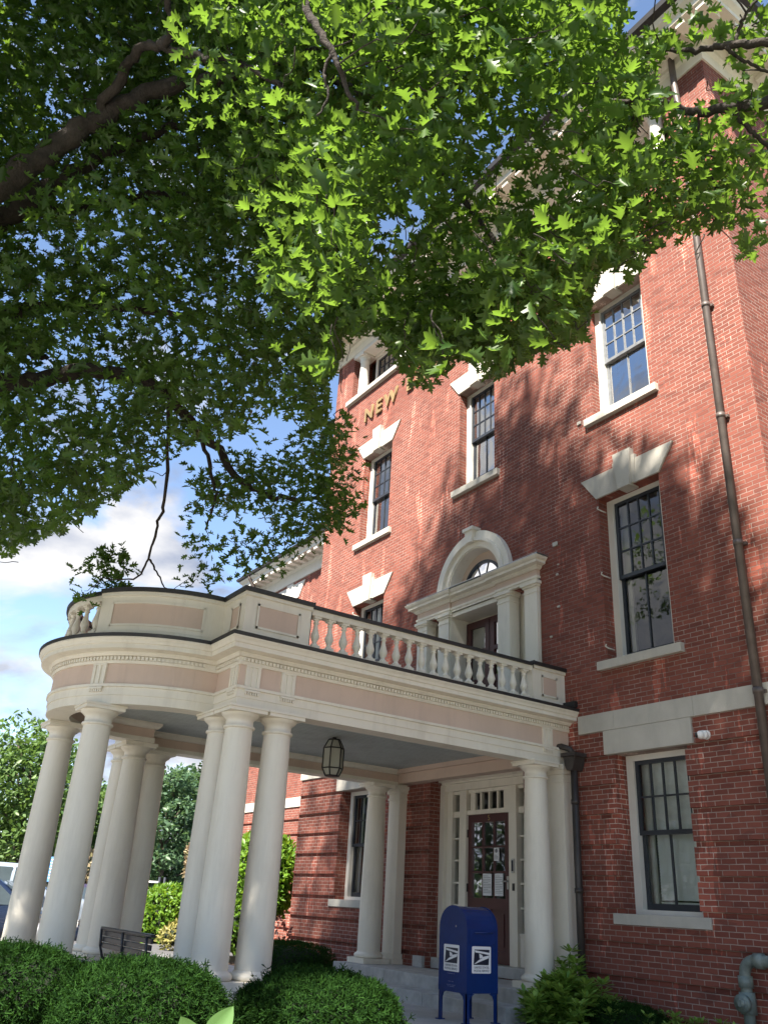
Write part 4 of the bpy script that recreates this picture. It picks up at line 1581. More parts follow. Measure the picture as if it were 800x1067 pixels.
G = tag(empty('gas_pipe', (4.62, -.16, -1.0)), 'grey green gas pipe with elbow and round valve at the right edge of the wall', 'pipe')
m = MB()
el = [(0, 0, -.3), (0, 0, .52)] + [(.14 - .14 * math.cos(t), 0, .56 + .14 * math.sin(t)) for t in np.linspace(0.1, math.pi / 2, 8)] + [(.3, .0, .70), (.62, .08, .70), (.70, .2, .70)]
m.tube(el, .058, 16)
m.tube([(0, 0, .44), (0, 0, .55)], .075, 16)
m.tube([(.14, 0, .70), (.24, 0, .70)], .075, 16)
m.build('pipe', M['gas'], G)
m = MB()
m.tube([(0, 0, .20), (0, 0, .40)], .082, 16)
m.tube([(-.0, -.06, .30), (-.0, -.12, .30)], .085, 18)
m.tube([(-.0, -.12, .30), (-.0, -.135, .30)], .05, 12)
m.box(-.012, .012, -.16, -.135, .27, .33)
m.build('valve', M['gas'], G)


# ------------------------------------------------------------------ foliage tools
def cloud(name, pos, nrm, up, size, tv, tf, mat, parent=None, curl=0.0):
    """one mesh of many leaves: pos Nx3, nrm leaf normals, up leaf axes, size N; template tv (x across, y along, z lift)"""
    n = len(pos)
    tv = np.asarray(tv, float)
    up = up - nrm * np.sum(up * nrm, 1, keepdims=True)
    up /= np.maximum(np.linalg.norm(up, axis=1, keepdims=True), 1e-6)
    rt = np.cross(up, nrm)
    tvn = np.repeat(tv[None], n, axis=0)
    if curl:
        g = np.random.default_rng(n)
        tvn[:, :, 2] += g.normal(size=(n, 1)) * curl * tv[None, :, 1] ** 2 + np.abs(g.normal(size=(n, 1))) * curl * 2.2 * tv[None, :, 0] ** 2 * 2 + g.normal(size=(n, 1)) * curl * tv[None, :, 0] * tv[None, :, 1]
        tvn[:, :, 0] *= g.uniform(.7, 1.12, (n, 1))
        tvn[:, :, 0] += g.normal(size=(n, 1)) * curl * .35 * tv[None, :, 1] ** 2
    V = pos[:, None, :] + size[:, None, None] * (tvn[:, :, 0:1] * rt[:, None, :] + tvn[:, :, 1:2] * up[:, None, :] + tvn[:, :, 2:3] * nrm[:, None, :])
    k = len(tv)
    V = V.reshape(-1, 3)
    tot = [len(f) for f in tf]
    flat = np.concatenate([np.asarray(f) for f in tf])
    L = (flat[None, :] + (np.arange(n) * k)[:, None]).reshape(-1)
    starts1 = np.cumsum([0] + tot[:-1])
    nl = len(flat)
    starts = (starts1[None, :] + (np.arange(n) * nl)[:, None]).reshape(-1)
    totals = np.tile(tot, n)
    me = bpy.data.meshes.new(name)
    me.vertices.add(len(V))
    me.vertices.foreach_set('co', V.astype(np.float32).ravel())
    me.loops.add(len(L))
    me.loops.foreach_set('vertex_index', L.astype(np.int32))
    me.polygons.add(len(starts))
    me.polygons.foreach_set('loop_start', starts.astype(np.int32))
    me.polygons.foreach_set('loop_total', totals.astype(np.int32))
    me.update(calc_edges=True)
    me.validate()
    me.materials.append(mat)
    o = bpy.data.objects.new(name, me)
    COL.objects.link(o)
    if parent: o.parent = parent
    return o


def unit(a):
    return a / np.maximum(np.linalg.norm(a, axis=1, keepdims=True), 1e-9)


# red-oak leaf: pointed lobes either side of a folded midrib
_half = [(.0, 0), (.03, .03), (.11, .10), (.27, .17), (.15, .26), (.19, .33), (.43, .46), (.37, .54), (.16, .50), (.19, .58), (.36, .76), (.28, .80), (.12, .74), (.10, .85), (.0, 1.0)]
OAK_V = [(0, t, -.02 - .05 * math.sin(t * 3)) for t in (0, .24, .50, .74, 1.0)]
OAK_F = []
def _oak():
    for s in (1, -1):
        b = len(OAK_V)
        for x, y in _half[1:-1]:
            OAK_V.append((s * x, y, .16 * x - .06 * y * y))
        idx = [0] + list(range(b, b + len(_half) - 2)) + [4]
        # fan strips against the midrib
        polys = [[0, idx[1], idx[2], idx[3], idx[4], 1], [1, idx[4], idx[5], idx[6], idx[7], idx[8], 2], [2, idx[8], idx[9], idx[10], idx[11], idx[12], 3], [3, idx[12], idx[13], 4]]
        for p in polys:
            OAK_F.append(p if s > 0 else p[::-1])
_oak()
OVAL_V = [(0, 0, 0), (.22, .3, .05), (.24, .6, .05), (0, 1, -.05), (-.24, .6, .05), (-.22, .3, .05)]
OVAL_F = [[0, 1, 2, 3], [0, 3, 4, 5]]


def project(p):
    d = np.asarray(p) - np.array(CAM)
    z = d @ np.array(_f)
    return 400 + FPX * (d @ np.array(_r)) / z, 533.5 - FPX * (d @ np.array(_u)) / z, z


def at(px, py, dist):
    """point seen at (px,py) of the photograph, dist metres along the view axis"""
    px, py, dist = np.broadcast_arrays(np.asarray(px, float), np.asarray(py, float), np.asarray(dist, float))
    x, y = (px - 400) / FPX, (533.5 - py) / FPX
    return np.array(CAM) + dist[..., None] * (np.array(_f) + x[..., None] * np.array(_r) + y[..., None] * np.array(_u))


def in_poly(x, y, poly):
    r = np.zeros(len(x), bool)
    n = len(poly)
    for i in range(n):
        x0, y0_ = poly[i]
        x1, y1_ = poly[(i + 1) % n]
        c = ((y0_ > y) != (y1_ > y))
        xi = (x1 - x0) * (y - y0_) / (y1_ - y0_ + 1e-12) + x0
        r ^= c & (x < xi)
    return r


def vnoise(x, y, sc, seed):
    g = np.random.default_rng(seed).random((64, 64))
    u, v = x / sc, y / sc
    i, j = np.floor(u).astype(int), np.floor(v).astype(int)
    fu, fv = u - i, v - j
    fu, fv = fu * fu * (3 - 2 * fu), fv * fv * (3 - 2 * fv)
    G = lambda a, b: g[a % 64, b % 64]
    return (G(i, j) * (1 - fu) + G(i + 1, j) * fu) * (1 - fv) + (G(i, j + 1) * (1 - fu) + G(i + 1, j + 1) * fu) * fv


def sprays(centres, per, spread, size, droop=.35):
    """oak leaves clustered at twig ends"""
    n = len(centres)
    c = np.repeat(centres, per, axis=0)
    d = unit(rng.normal(size=(n * per, 3)) * np.array([1, 1, .55]))
    pos = c + d * spread * rng.uniform(.15, 1, (n * per, 1))
    up = unit(d + np.array([0, 0, -droop]) + rng.normal(size=d.shape) * .25)
    nr = unit(np.array([0, 0, 1.0]) + rng.normal(size=d.shape) * .55 + d * .25)
    sz = size * rng.uniform(.65, 1.2, n * per)
    return pos, nr, up, sz


# ------------------------------------------------------------------ the big oak on the left
OAKT = tag(empty('oak_tree', (3.5, -11.2, GZ)), 'large oak whose heavy dark limbs reach in from the left over the portico', 'tree')
OAKT.location = (0, 0, 0)
TR = np.array([3.5, -11.2, GZ])
m = MB()
tp = [(3.5, -11.2, GZ - .2), (3.5, -11.2, GZ + .25), (3.52, -11.2, .6), (3.5, -11.15, 2.6), (3.55, -11.0, 4.5), (3.5, -10.8, 7), (3.3, -10.5, 10), (3.2, -10.2, 13.5)]
m.tube(tp, [.62, .45, .38, .34, .31, .24, .16, .06], 18)
m.build('trunk', M['bark'], OAKT)


def smooth_path(pts, n=6):
    pts = [Vector(p) for p in pts]
    out = []
    for i in range(len(pts) - 1):
        p0, p1, p2, p3 = pts[max(i - 1, 0)], pts[i], pts[i + 1], pts[min(i + 2, len(pts) - 1)]
        for k in range(n):
            t = k / n
            out.append(.5 * ((2 * p1) + (-p0 + p2) * t + (2 * p0 - 5 * p1 + 4 * p2 - p3) * t * t + (-p0 + 3 * p1 - 3 * p2 + p3) * t ** 3))
    out.append(pts[-1])
    return out


LIMBS = {}


def limb(parent, start, wp, r0, r1, name='limb', wob=.02):
    """start: world point on the trunk or None; wp: (px,py,dist) waypoints"""
    pts = ([Vector(start)] if start is not None else []) + [Vector(at(*w_)) for w_ in wp]
    sp = smooth_path(pts)
    for i in range(1, len(sp) - 1):
        sp[i] = sp[i] + Vector(rng.normal(size=3) * wob)
    n = len(sp)
    rr = [(r0 + (r1 - r0) * (i / (n - 1)) ** .8) * (1 + .08 * math.sin(i * 1.9)) for i in range(n)]
    m = MB()
    m.tube(sp, rr, 10)
    m.build(name, M['bark'], parent)
    LIMBS.setdefault(parent.name, []).extend(sp)
    return sp


limb(OAKT, (3.55, -11.0, 4.3), [(-120, 255, 7.6), (0, 190, 7.7), (55, 152, 7.8), (110, 118, 7.9), (165, 92, 8.0), (250, 72, 8.1), (325, 52, 8.2), (420, 20, 8.4)], .165, .04)
limb(OAKT, (3.5, -11.05, 4.0), [(-110, 290, 8.2), (0, 228, 8.3), (50, 196, 8.4), (95, 165, 8.5), (150, 142, 8.7), (230, 125, 9.0)], .15, .03)
limb(OAKT, None, [(108, 120, 7.9), (135, 62, 7.6), (165, 48, 7.4), (178, 30, 7.2), (168, -30, 7.0)], .055, .025)
limb(OAKT, None, [(166, 46, 7.4), (215, 60, 7.2), (262, 72, 7.1), (300, 96, 7.0), (335, 130, 6.9)], .042, .015)
limb(OAKT, (3.5, -11.1, 3.4), [(-90, 262, 9.1), (0, 232, 9.2), (100, 212, 9.3), (205, 203, 9.4), (262, 214, 9.5)], .12, .03)
limb(OAKT, (3.5, -11.1, 3.0), [(-90, 338, 9.0), (0, 326, 9.1), (55, 319, 9.2), (110, 318, 9.3), (200, 330, 9.6)], .13, .03)
limb(OAKT, (3.5, -11.1, 2.6), [(-90, 405, 8.4), (0, 399, 8.6), (50, 393, 8.8), (96, 387, 9.0), (165, 405, 9.4), (225, 470, 10.4), (262, 508, 10.8), (310, 522, 11.0), (350, 512, 11.2)], .14, .018)
limb(OAKT, None, [(210, 455, 10.2), (222, 498, 10.4), (224, 522, 10.5), (214, 552, 10.6)], .03, .012, 'branch', .01)
limb(OAKT, None, [(176, 418, 9.6), (172, 520, 10.0), (164, 548, 10.1), (155, 582, 10.2), (140, 602, 10.2), (105, 603, 10.2)], .024, .008, 'branch', .01)
limb(OAKT, None, [(156, 583, 10.2), (163, 596, 10.3), (171, 612, 10.4)], .014, .008, 'branch', .005)
limb(OAKT, None, [(300, -60, 5.2), (318, 8, 5.1), (344, 50, 5.0), (358, 84, 5.0), (372, 114, 5.0)], .034, .010, 'branch', .01)
limb(OAKT, None, [(345, 52, 5.0), (338, 75, 5.0), (342, 100, 5.0), (330, 120, 5.0)], .012, .006, 'branch', .005)
limb(OAKT, None, [(0, 358, 9.6), (25, 366, 9.6), (50, 374, 9.7)], .05, .03, 'branch')
limb(OAKT, None, [(380, 296, 7.5), (400, 318, 7.6), (420, 333, 7.7)], .02, .010, 'branch', .005)
limb(OAKT, None, [(330, 60, 8.2), (400, 120, 8.0), (470, 190, 7.6), (520, 260, 7.4), (560, 310, 7.3)], .05, .012, 'branch')
limb(OAKT, None, [(420, 20, 8.4), (520, 60, 7.8), (600, 120, 7.4), (655, 165, 7.2), (700, 186, 7.0)], .045, .010, 'branch')


def fill(poly, n, d0, d1, clump=0, seed=1, thr=.0, bias=1.0):
    xs = [p[0] for p in poly]
    ys = [p[1] for p in poly]
    out = []
    got = 0
    while got < n:
        x = rng.uniform(min(xs), max(xs), 4 * n)
        y = rng.uniform(min(ys), max(ys), 4 * n)
        k = in_poly(x, y, poly)
        if clump:
            k &= vnoise(x + 300, y + 300, clump, seed) + .35 * vnoise(x + 300, y + 300, clump * .35, seed + 1) > thr * rng.uniform(.55, 1.15, len(x))
        x, y = x[k][:n - got], y[k][:n - got]
        if len(x) == 0: continue
        d = d0 + (d1 - d0) * rng.random(len(x)) ** bias
        out.append(at(x, y, d))
        got += len(x)
    return np.concatenate(out)


OUT = [(-140, 600), (-40, 585), (0, 582), (28, 578), (45, 562), (70, 556), (86, 542), (118, 524), (160, 498), (186, 474), (215, 462), (260, 458), (300, 470), (325, 455), (345, 440), (340, 410), (352, 385), (362, 350), (390, 352), (410, 380), (432, 408), (458, 408), (470, 378), (500, 388), (524, 396), (556, 374), (612, 356), (622, 296), (640, 284), (664, 294), (684, 264), (720, 248), (748, 246), (782, 276), (800, 262), (860, 240), (940, 200), (940, -160), (-140, -160)]
HOLES = [[(652, -30), (644, 18), (652, 44), (668, 44), (696, 24), (688, -30)], [(742, -30), (744, 18), (768, 22), (790, 4), (800, -30)],
         [(678, 60), (700, 52), (738, 40), (756, 70), (742, 98), (700, 118), (686, 92)], [(612, 330), (640, 318), (680, 292), (680, 420), (612, 420)],
         [(655, 125), (692, 122), (690, 152), (655, 150)]]


def keep(pos, sz, tip, marg=0):
    """leaves whose stalk and tip both fall inside the crown's outline"""
    ok = np.ones(len(pos), bool)
    for q in (pos, pos + tip * sz[:, None]):
        x, y, z = project(q)
        ok &= in_poly(x, y, OUT) | (z < 0)
    return ok


LEFT = [(-140, -160), (380, -160), (400, 120), (380, 330), (340, 470), (240, 480), (180, 500), (60, 570), (-140, 600)]
MIDP = [(330, -160), (720, -160), (690, 60), (660, 240), (600, 370), (520, 400), (440, 420), (350, 380), (285, 270), (300, 170), (345, 70)]
RIGHT = [(640, -160), (940, -160), (940, 250), (790, 285), (690, 280), (620, 300), (600, 150)]
TRN = [(90, -80), (330, -80), (360, 120), (330, 300), (300, 330), (240, 250), (190, 160), (130, 60)]
FTH = [(200, -100), (360, -100), (345, 80), (310, 200), (320, 300), (240, 220), (205, 100)]
UPC = [(420, -100), (660, -100), (665, 40), (660, 210), (635, 275), (500, 330), (420, 300)]
LOWR = [(345, 300), (470, 300), (600, 270), (632, 292), (612, 352), (560, 368), (520, 392), (474, 376), (452, 408), (428, 404), (400, 372), (368, 350)]
HANG = [(178, 560), (186, 520), (215, 480), (300, 468), (352, 430), (368, 470), (372, 520), (362, 560), (330, 572), (300, 568), (285, 590), (240, 612), (196, 606)]
TIPS = [(76, 612), (82, 590), (112, 570), (138, 584), (128, 606), (112, 614), (96, 632), (80, 630)]
parts = []
c1 = np.concatenate([fill(LEFT, 1850, 7.4, 10.4, 70, 3, .50), fill(LEFT, 1500, 9.5, 12.5, 60, 13, .40)])
parts.append((sprays(c1, 11, .28, .135), 'main'))
c2 = np.concatenate([fill(MIDP, 760, 4.8, 8.4, 80, 5, .54), fill(FTH, 120, 5.6, 7.8, 60, 37, .6), fill(LOWR, 260, 6.2, 8.6, 50, 15, .40), fill(UPC, 280, 5.0, 8.4, 60, 17, .42), fill(TRN, 380, 8.3, 10.2, 70, 27, .50)])
parts.append((sprays(c2, 10, .22, .127), 'main'))
c4 = fill(HANG, 190, 10.0, 12.0, 40, 11, .66)
parts.append((sprays(c4, 9, .24, .125), 'hang'))
c5 = fill(TIPS, 20, 10.1, 10.5)
parts.append((sprays(c5, 8, .16, .125), 'hang'))
P_, N_, U_, S_ = [], [], [], []
for (p, nn, uu, sz), kind in parts:
    ok = np.ones(len(p), bool)
    if kind == 'main':
        ok = keep(p, sz, uu)
        x, y, z = project(p)
        for h in HOLES[:1] + HOLES[2:]: ok &= ~in_poly(x, y, h)
    P_.append(p[ok]); N_.append(nn[ok]); U_.append(uu[ok]); S_.append(sz[ok])
# the rest of the crown, above and around: what shades the front of the building
def ell(c, r, n, seed):
    g = np.random.default_rng(seed)
    d = unit(g.normal(size=(n, 3)))
    return np.array(c) + d * np.array(r) * (g.random((n, 1)) ** .4)
cc = np.concatenate([ell((1.2, -8.8, 12.2), (4.2, 3.4, 3.5), 2300, 21), ell((6.0, -8.8, 12.6), (3.5, 3.2, 3.6), 2300, 24), ell((4.6, -8.6, 16.4), (2.3, 2.4, 2.4), 420, 25), ell((1.6, -11.5, 9.5), (5.5, 3.4, 4.4), 650, 22), ell((4.2, -9.7, 7.0), (1.9, 1.5, 1.8), 330, 26), ell((2.0, -9.7, 5.8), (1.9, 1.4, 1.5), 260, 27), ell((-2.5, -8.5, 10.0), (3.0, 3.0, 3.0), 260, 23)])
x, y, z = project(cc)
vis = (z > .5) & (x > -60) & (x < 860) & (y > -60) & (y < 1100)
cc = cc[~vis]
p, nn, uu, sz = sprays(cc, 12, .42, .20)
x, y, z = project(p)
vis = (z > .3) & (x > -20) & (x < 820) & (y > -10) & (y < 1100)
P_.append(p[~vis]); N_.append(nn[~vis]); U_.append(uu[~vis]); S_.append(sz[~vis])
cloud('crown', np.concatenate(P_), np.concatenate(N_), np.concatenate(U_), np.concatenate(S_), OAK_V, OAK_F, M['oak'], OAKT, .26)
# fine twigs joining the sprays to the nearest limb
def twigs(parent, centres, reach):
    m = MB()
    LP = np.array([tuple(p) for p in LIMBS[parent.name]])
    for c in centres:
        dd = np.linalg.norm(LP - c, axis=1)
        k = int(np.argmin(dd))
        e = LP[k] if dd[k] < reach else c + (LP[k] - c) / dd[k] * reach * rng.uniform(.4, .7)
        a, b = Vector(c), Vector(e)
        L_ = (b - a).length
        pts = [a]
        for t in (.25, .5, .75):
            pts.append(a.lerp(b, t) + Vector(rng.normal(size=3) * .07 * L_) + Vector((0, 0, -.03 * L_ * math.sin(math.pi * t))))
        pts.append(b)
        m.tube(smooth_path(pts, 2), [float(v) for v in np.linspace(.003, .003 + .006 * min(1.5, L_), 9)], 5)
    m.build('twigs', M['bark'], parent)['kind'] = 'stuff'
twigs(OAKT, np.concatenate([c1[::9], c2[::5], c4[::4], c5[::4]]), .55)

# second oak standing behind the camera's right shoulder, its limbs cross the corner of the building
OAK2 = tag(empty('oak_tree'), 'second oak reaching slim limbs in from the right edge across the roof corner', 'tree')
m = MB()
m.tube([(14.2, -4.2, GZ - .2), (14.2, -4.2, GZ + .3), (14.15, -4.2, 1.5), (14.0, -4.3, 4.0), (13.8, -4.4, 7), (13.6, -4.6, 10)], [.45, .32, .27, .23, .15, .05], 16)
m.build('trunk', M['bark'], OAK2)
limb(OAK2, (14.05, -4.3, 3.4), [(960, 60, 5.2), (860, 95, 5.4), (800, 106, 5.5), (760, 112, 5.6), (720, 116, 5.7), (690, 106, 5.8), (640, 104, 6.0)], .07, .014, wob=.008)
limb(OAK2, (14.0, -4.3, 3.9), [(960, 10, 5.0), (860, 35, 5.3), (800, 44, 5.4), (762, 46, 5.5), (730, 52, 5.6), (694, 52, 5.7), (660, 58, 5.8)], .05, .010, wob=.008)
limb(OAK2, None, [(764, 117, 5.6), (776, 130, 5.6), (790, 143, 5.6), (806, 160, 5.6)], .020, .012, 'branch', .004)
limb(OAK2, None, [(764, 47, 5.5), (770, 30, 5.5), (776, 16, 5.45), (792, -6, 5.4)], .014, .010, 'branch', .004)
limb(OAK2, None, [(757, 48, 5.5), (768, 60, 5.5), (790, 70, 5.5), (806, 78, 5.5)], .014, .008, 'branch', .004)
limb(OAK2, None, [(728, 118, 5.7), (728, 140, 5.7), (734, 165, 5.7), (745, 195, 5.7)], .010, .005, 'branch', .004)
limb(OAK2, None, [(715, 155, 5.8), (740, 163, 5.8), (770, 162, 5.8), (806, 160, 5.8)], .008, .005, 'branch', .004)
c3 = np.concatenate([fill(RIGHT, 150, 4.9, 6.8, 60, 9, .58), fill([(640, 120), (700, 140), (820, 150), (860, 245), (745, 245), (690, 262), (630, 290)], 75, 5.2, 6.8, 40, 19, .40)])
p, nn, uu, sz = sprays(c3, 10, .19, .115)
ok = keep(p, sz, uu)
x, y, z = project(p)
for h in HOLES: ok &= ~in_poly(x, y, h)
c6 = ell((14.5, -4.0, 7.5), (3.2, 2.6, 3.2), 380, 31)
x, y, z = project(c6)
vis = (z > .3) & (x > -60) & (x < 880) & (y > -80) & (y < 1100)
q = sprays(c6[~vis], 9, .4, .24)
cloud('crown', np.concatenate([p[ok], q[0]]), np.concatenate([nn[ok], q[1]]), np.concatenate([uu[ok], q[2]]), np.concatenate([sz[ok], q[3]]), OAK_V, OAK_F, M['oak'], OAK2, .26)
twigs(OAK2, c3[::5], .6)


# ------------------------------------------------------------------ hedges and shrubs
def blob(name, label, cat, centre, rad, n, size, mat, core=True, group=None, power=3.0, seed=1, tv=OVAL_V, tf=OVAL_F, sprig=0, upb=.5, bumpy=.10, stems=False):
    """clipped or loose shrub: a shell of leaves over a dark solid core in place of inner shade"""
    g = np.random.default_rng(seed)
    T = tag(empty(name, (centre[0], centre[1], centre[2] - rad[2])), label, cat, group)
    d = unit(g.normal(size=(n, 3)))
    sup = (np.abs(d) ** power).sum(1) ** (-1 / power)
    lump = np.zeros(n)
    for k in range(7):
        v = unit(g.normal(size=(1, 3)))[0]
        lump += np.exp(-((1 - d @ v) / .12)) * g.uniform(-.5, 1)
    for k in range(90):
        v = unit(g.normal(size=(1, 3)))[0]
        lump += np.exp(-((1 - d @ v) / .006)) * g.uniform(-.9, .7)
    rr = (sup * (1 + bumpy * lump)) * (.80 + .22 * g.random(n) ** .6)
    pos = d * rr[:, None] * np.array(rad)
    if sprig:
        k = g.random(n) < sprig
        pos[k] *= 1 + .16 * g.random((k.sum(), 1))
    pos[:, 2] += rad[2]
    pos = pos[pos[:, 2] > .0]
    n = len(pos)
    dd = unit(pos - np.array([0, 0, rad[2]]))
    nr = unit(dd * .5 + g.normal(size=(n, 3)) * .7 + np.array([0, 0, .3]))
    up = unit(dd + np.array([0, 0, upb]) + g.normal(size=(n, 3)) * .45)
    cloud('foliage', pos, nr, up, size * g.uniform(.6, 1.25, n), tv, tf, mat, T)
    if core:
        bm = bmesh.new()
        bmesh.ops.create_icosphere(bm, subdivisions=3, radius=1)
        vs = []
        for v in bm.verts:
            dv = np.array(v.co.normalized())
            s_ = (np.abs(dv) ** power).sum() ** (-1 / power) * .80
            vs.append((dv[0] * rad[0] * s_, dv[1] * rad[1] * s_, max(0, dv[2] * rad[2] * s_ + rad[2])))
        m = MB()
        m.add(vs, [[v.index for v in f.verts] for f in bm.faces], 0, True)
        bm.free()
        m.build('twigs', M['yewcore'], T)  # solid core, coloured dark for the shade between the leaves
    else:
        m = MB()
        for k in range(9):
            q = pos[g.integers(n)] * np.array([.7, .7, .85])
            m.tube([(q[0] * .1, q[1] * .1, -.05), (q[0] * .5, q[1] * .5, q[2] * .5), tuple(q)], [.014, .010, .005], 6)
        m.build('stems', M['bark2'], T)
    return T


# yew sprig template: a little fan of needles
YEW_V, YEW_F = [], []
for k, (ang, ln) in enumerate(((0, 1.0), (40, .8), (-40, .8), (75, .55), (-75, .55))):
    c, s = math.cos(R(ang)), math.sin(R(ang))
    b = len(YEW_V)
    y_ = .1 * k
    YEW_V += [(-.05 * c, y_ + .05 * s, 0), (.05 * c, y_ - .05 * s, 0), (s * ln + .03 * c, y_ + c * ln, .06 * k), (s * ln - .05 * c, y_ + c * ln + .02, .05)]
    YEW_F.append([b, b + 1, b + 2, b + 3])
HG = 'dark green clipped yew hedges in front of the portico'
blob('yew_hedge', 'dark green clipped yew mound in the middle of the foreground row', 'hedge', (3.25, -6.16, GZ + .35), (.70, .66, .39), 11000, .066, M['yew'], group=HG, seed=41, tv=YEW_V, tf=YEW_F, sprig=.05, power=2.35, bumpy=.13)
blob('yew_hedge', 'dark green clipped yew mound hiding the feet of the nearest corner columns', 'hedge', (3.10, -4.46, GZ + .32), (.70, .68, .35), 11000, .066, M['yew'], group=HG, seed=42, tv=YEW_V, tf=YEW_F, sprig=.05, power=2.35, bumpy=.13)
blob('yew_hedge', 'dark yew hedge at the left edge before the bow columns', 'hedge', (2.35, -7.15, GZ + .38), (.72, .92, .41), 11000, .066, M['yew'], group=HG, seed=43, tv=YEW_V, tf=YEW_F, sprig=.06, power=2.5, bumpy=.13)
blob('yew_hedge', 'low yew hedge between the mounds and the bench', 'hedge', (1.75, -6.85, GZ + .30), (.60, .50, .32), 6000, .066, M['yew'], group=HG, seed=44, tv=YEW_V, tf=YEW_F, sprig=.04)
blob('yew_hedge', 'small low yew hedge against the brick wall behind the portico columns', 'hedge', (-3.6, -1.05, GZ + .30), (1.0, .55, .32), 7000, .055, M['yew'], group=HG, seed=45, tv=YEW_V, tf=YEW_F, sprig=.03)
blob('yew_hedge', 'dark yew growing low under the ground floor window beside the pale whorled shrub', 'hedge', (3.25, -.55, GZ + .14), (.55, .45, .26), 6000, .05, M['yew'], seed=46, tv=YEW_V, tf=YEW_F, sprig=.08, power=2.4)


def whorl_plant(name, label, spots, hts, size, mat, seed, per=15):
    g = np.random.default_rng(seed)
    cx, cy = np.mean([s[0] for s in spots]), np.mean([s[1] for s in spots])
    T = tag(empty(name, (cx, cy, GZ)), label, 'shrub')
    p, nn, uu, sz = [], [], [], []
    m = MB()
    for (x, y), h in zip(spots, hts):
        x, y = x - cx, y - cy
        lean = g.normal(size=2) * .06
        top = np.array([x + lean[0], y + lean[1], h])
        m.tube([(x, y, -.05), (x + lean[0] * .4, y + lean[1] * .4, h * .5), tuple(top)], [.010, .008, .005], 6)
        for tier in range(3):
            zc = top - np.array([0, 0, .075 * tier])
            for k in range(per - tier * 2):
                a = 2.399 * k + g.random()
                el = (.75 - .035 * k * 1.1) - .25 * tier
                dv = np.array([math.cos(a) * math.cos(el), math.sin(a) * math.cos(el), math.sin(el)])
                p.append(zc + dv * .02)
                uu.append(dv)
                nn.append(np.array([-math.cos(a) * math.sin(el), -math.sin(a) * math.sin(el), math.cos(el)]) + g.normal(size=3) * .15)
                sz.append(size * g.uniform(.7, 1.15))
    cloud('foliage', np.array(p), unit(np.array(nn)), unit(np.array(uu)), np.array(sz), [(0, 0, 0), (.12, .35, .02), (.18, .68, .02), (0, 1, -.05), (-.18, .68, .02), (-.12, .35, .02)], OVAL_F, mat, T)
    m.build('stems', M['shrub'], T)
    return T


g = np.random.default_rng(5)
sp_ = [(2.78 + g.normal() * .22, -.92 + g.normal() * .28) for _ in range(95)]
ht_ = [.30 + .27 * math.exp(-(((x - 2.78) / .3) ** 2 + ((y + .92) / .4) ** 2)) + g.normal() * .05 for x, y in sp_]
sp_ += [(2.45 + g.normal() * .09, -.42 + g.normal() * .10) for _ in range(10)]
ht_ += [.66 + g.normal() * .10 for _ in range(10)]
whorl_plant('leafy_shrub', 'bright green whorled shrub at the foot of the right portico column', sp_, ht_, .135, M['whorl'], 6, 17)
sp2 = [(x + g.normal() * .05, -.42 + g.normal() * .1) for x in np.linspace(3.55, 5.3, 26)]
whorl_plant('leafy_shrub', 'thin pale sprigs growing at the foot of the brick wall by the gas pipe', sp2, [.24 + .10 * g.random() for _ in sp2], .085, M['whorl'], 8, 11)

# hosta leaves near the camera
H = tag(empty('hosta', (5.35, -6.55, GZ)), 'pale green broad hosta leaves poking up between the yew mounds', 'plant')
def hosta_leaf(base, tip, w):
    base, tip = Vector(base), Vector(tip)
    ax = tip - base
    sd = ax.cross(Vector((.84, -.55, .2))).normalized()
    nn = sd.cross(ax).normalized()
    vs, fs = [], []
    n = 9
    for i in range(n):
        t = i / (n - 1)
        hw = w * math.sin(math.pi * min(1, t ** .75 * .97 + .03)) ** .8
        c = base + ax * t - nn * .06 * math.sin(t * 2.2) * ax.length
        for j, s in enumerate((-1, -.5, 0, .5, 1)):
            vs.append(c + sd * hw * s + nn * abs(s) * hw * .35)
    for i in range(n - 1):
        for j in range(4):
            fs.append((i * 5 + j, i * 5 + j + 1, (i + 1) * 5 + j + 1, (i + 1) * 5 + j))
    q = MB()
    q.add(vs, fs, 0, True)
    q.build('leaf', M['hosta'], H)
for b, t, w_ in (((0, .05, .46), (.05, .16, .66), .075), ((0, -.03, .44), (-.02, -.14, .60), .070), ((.0, .0, .3), (.25, -.05, .42), .07), ((0, 0, .3), (-.2, .2, .45), .07)):
    hosta_leaf(b, t, w_)
m = MB()
for b in ((0, 0, .38), (0, -.02, .36), (0, 0, .3)):
    m.tube([(0, 0, -.05), b], .006, 6)
m.build('stems', M['hosta'], H)

blob('round_shrub', 'yellow green rounded shrub beyond the bench, seen between the columns', 'shrub', tuple(at(168, 958, 24.0)), (.78, .78, .80), 3400, .15, M['shrub'], core=True, power=2.2, seed=51, bumpy=.18)
blob('round_shrub', 'tall bright green bush against the brick wing beside the portico columns', 'shrub', tuple(at(272, 912, 19.0)), (.95, .75, .86), 4200, .14, M['shrub'], core=True, power=2.4, seed=52, bumpy=.15)
blob('round_shrub', 'loose green shrub under the tall bush at the wing wall', 'shrub', tuple(at(247, 966, 18.2)), (.45, .45, .52), 1500, .12, M['shrub'], core=True, power=2.1, seed=53, bumpy=.2)
blob('flowering_shrub', 'salmon flowering shrub at the edge of the parking lot', 'shrub', tuple(at(203, 898, 38)), (.40, .40, 1.0), 500, .20, M['bloom'], core=True, power=2.2, seed=54, bumpy=.2)
blob('flowering_shrub', 'small peach flowering shrub behind the dark parked car', 'shrub', tuple(at(90, 911, 40)), (1.0, 1.0, 1.0), 1100, .22, M['bloom'], core=True, power=2.2, seed=55, bumpy=.2)
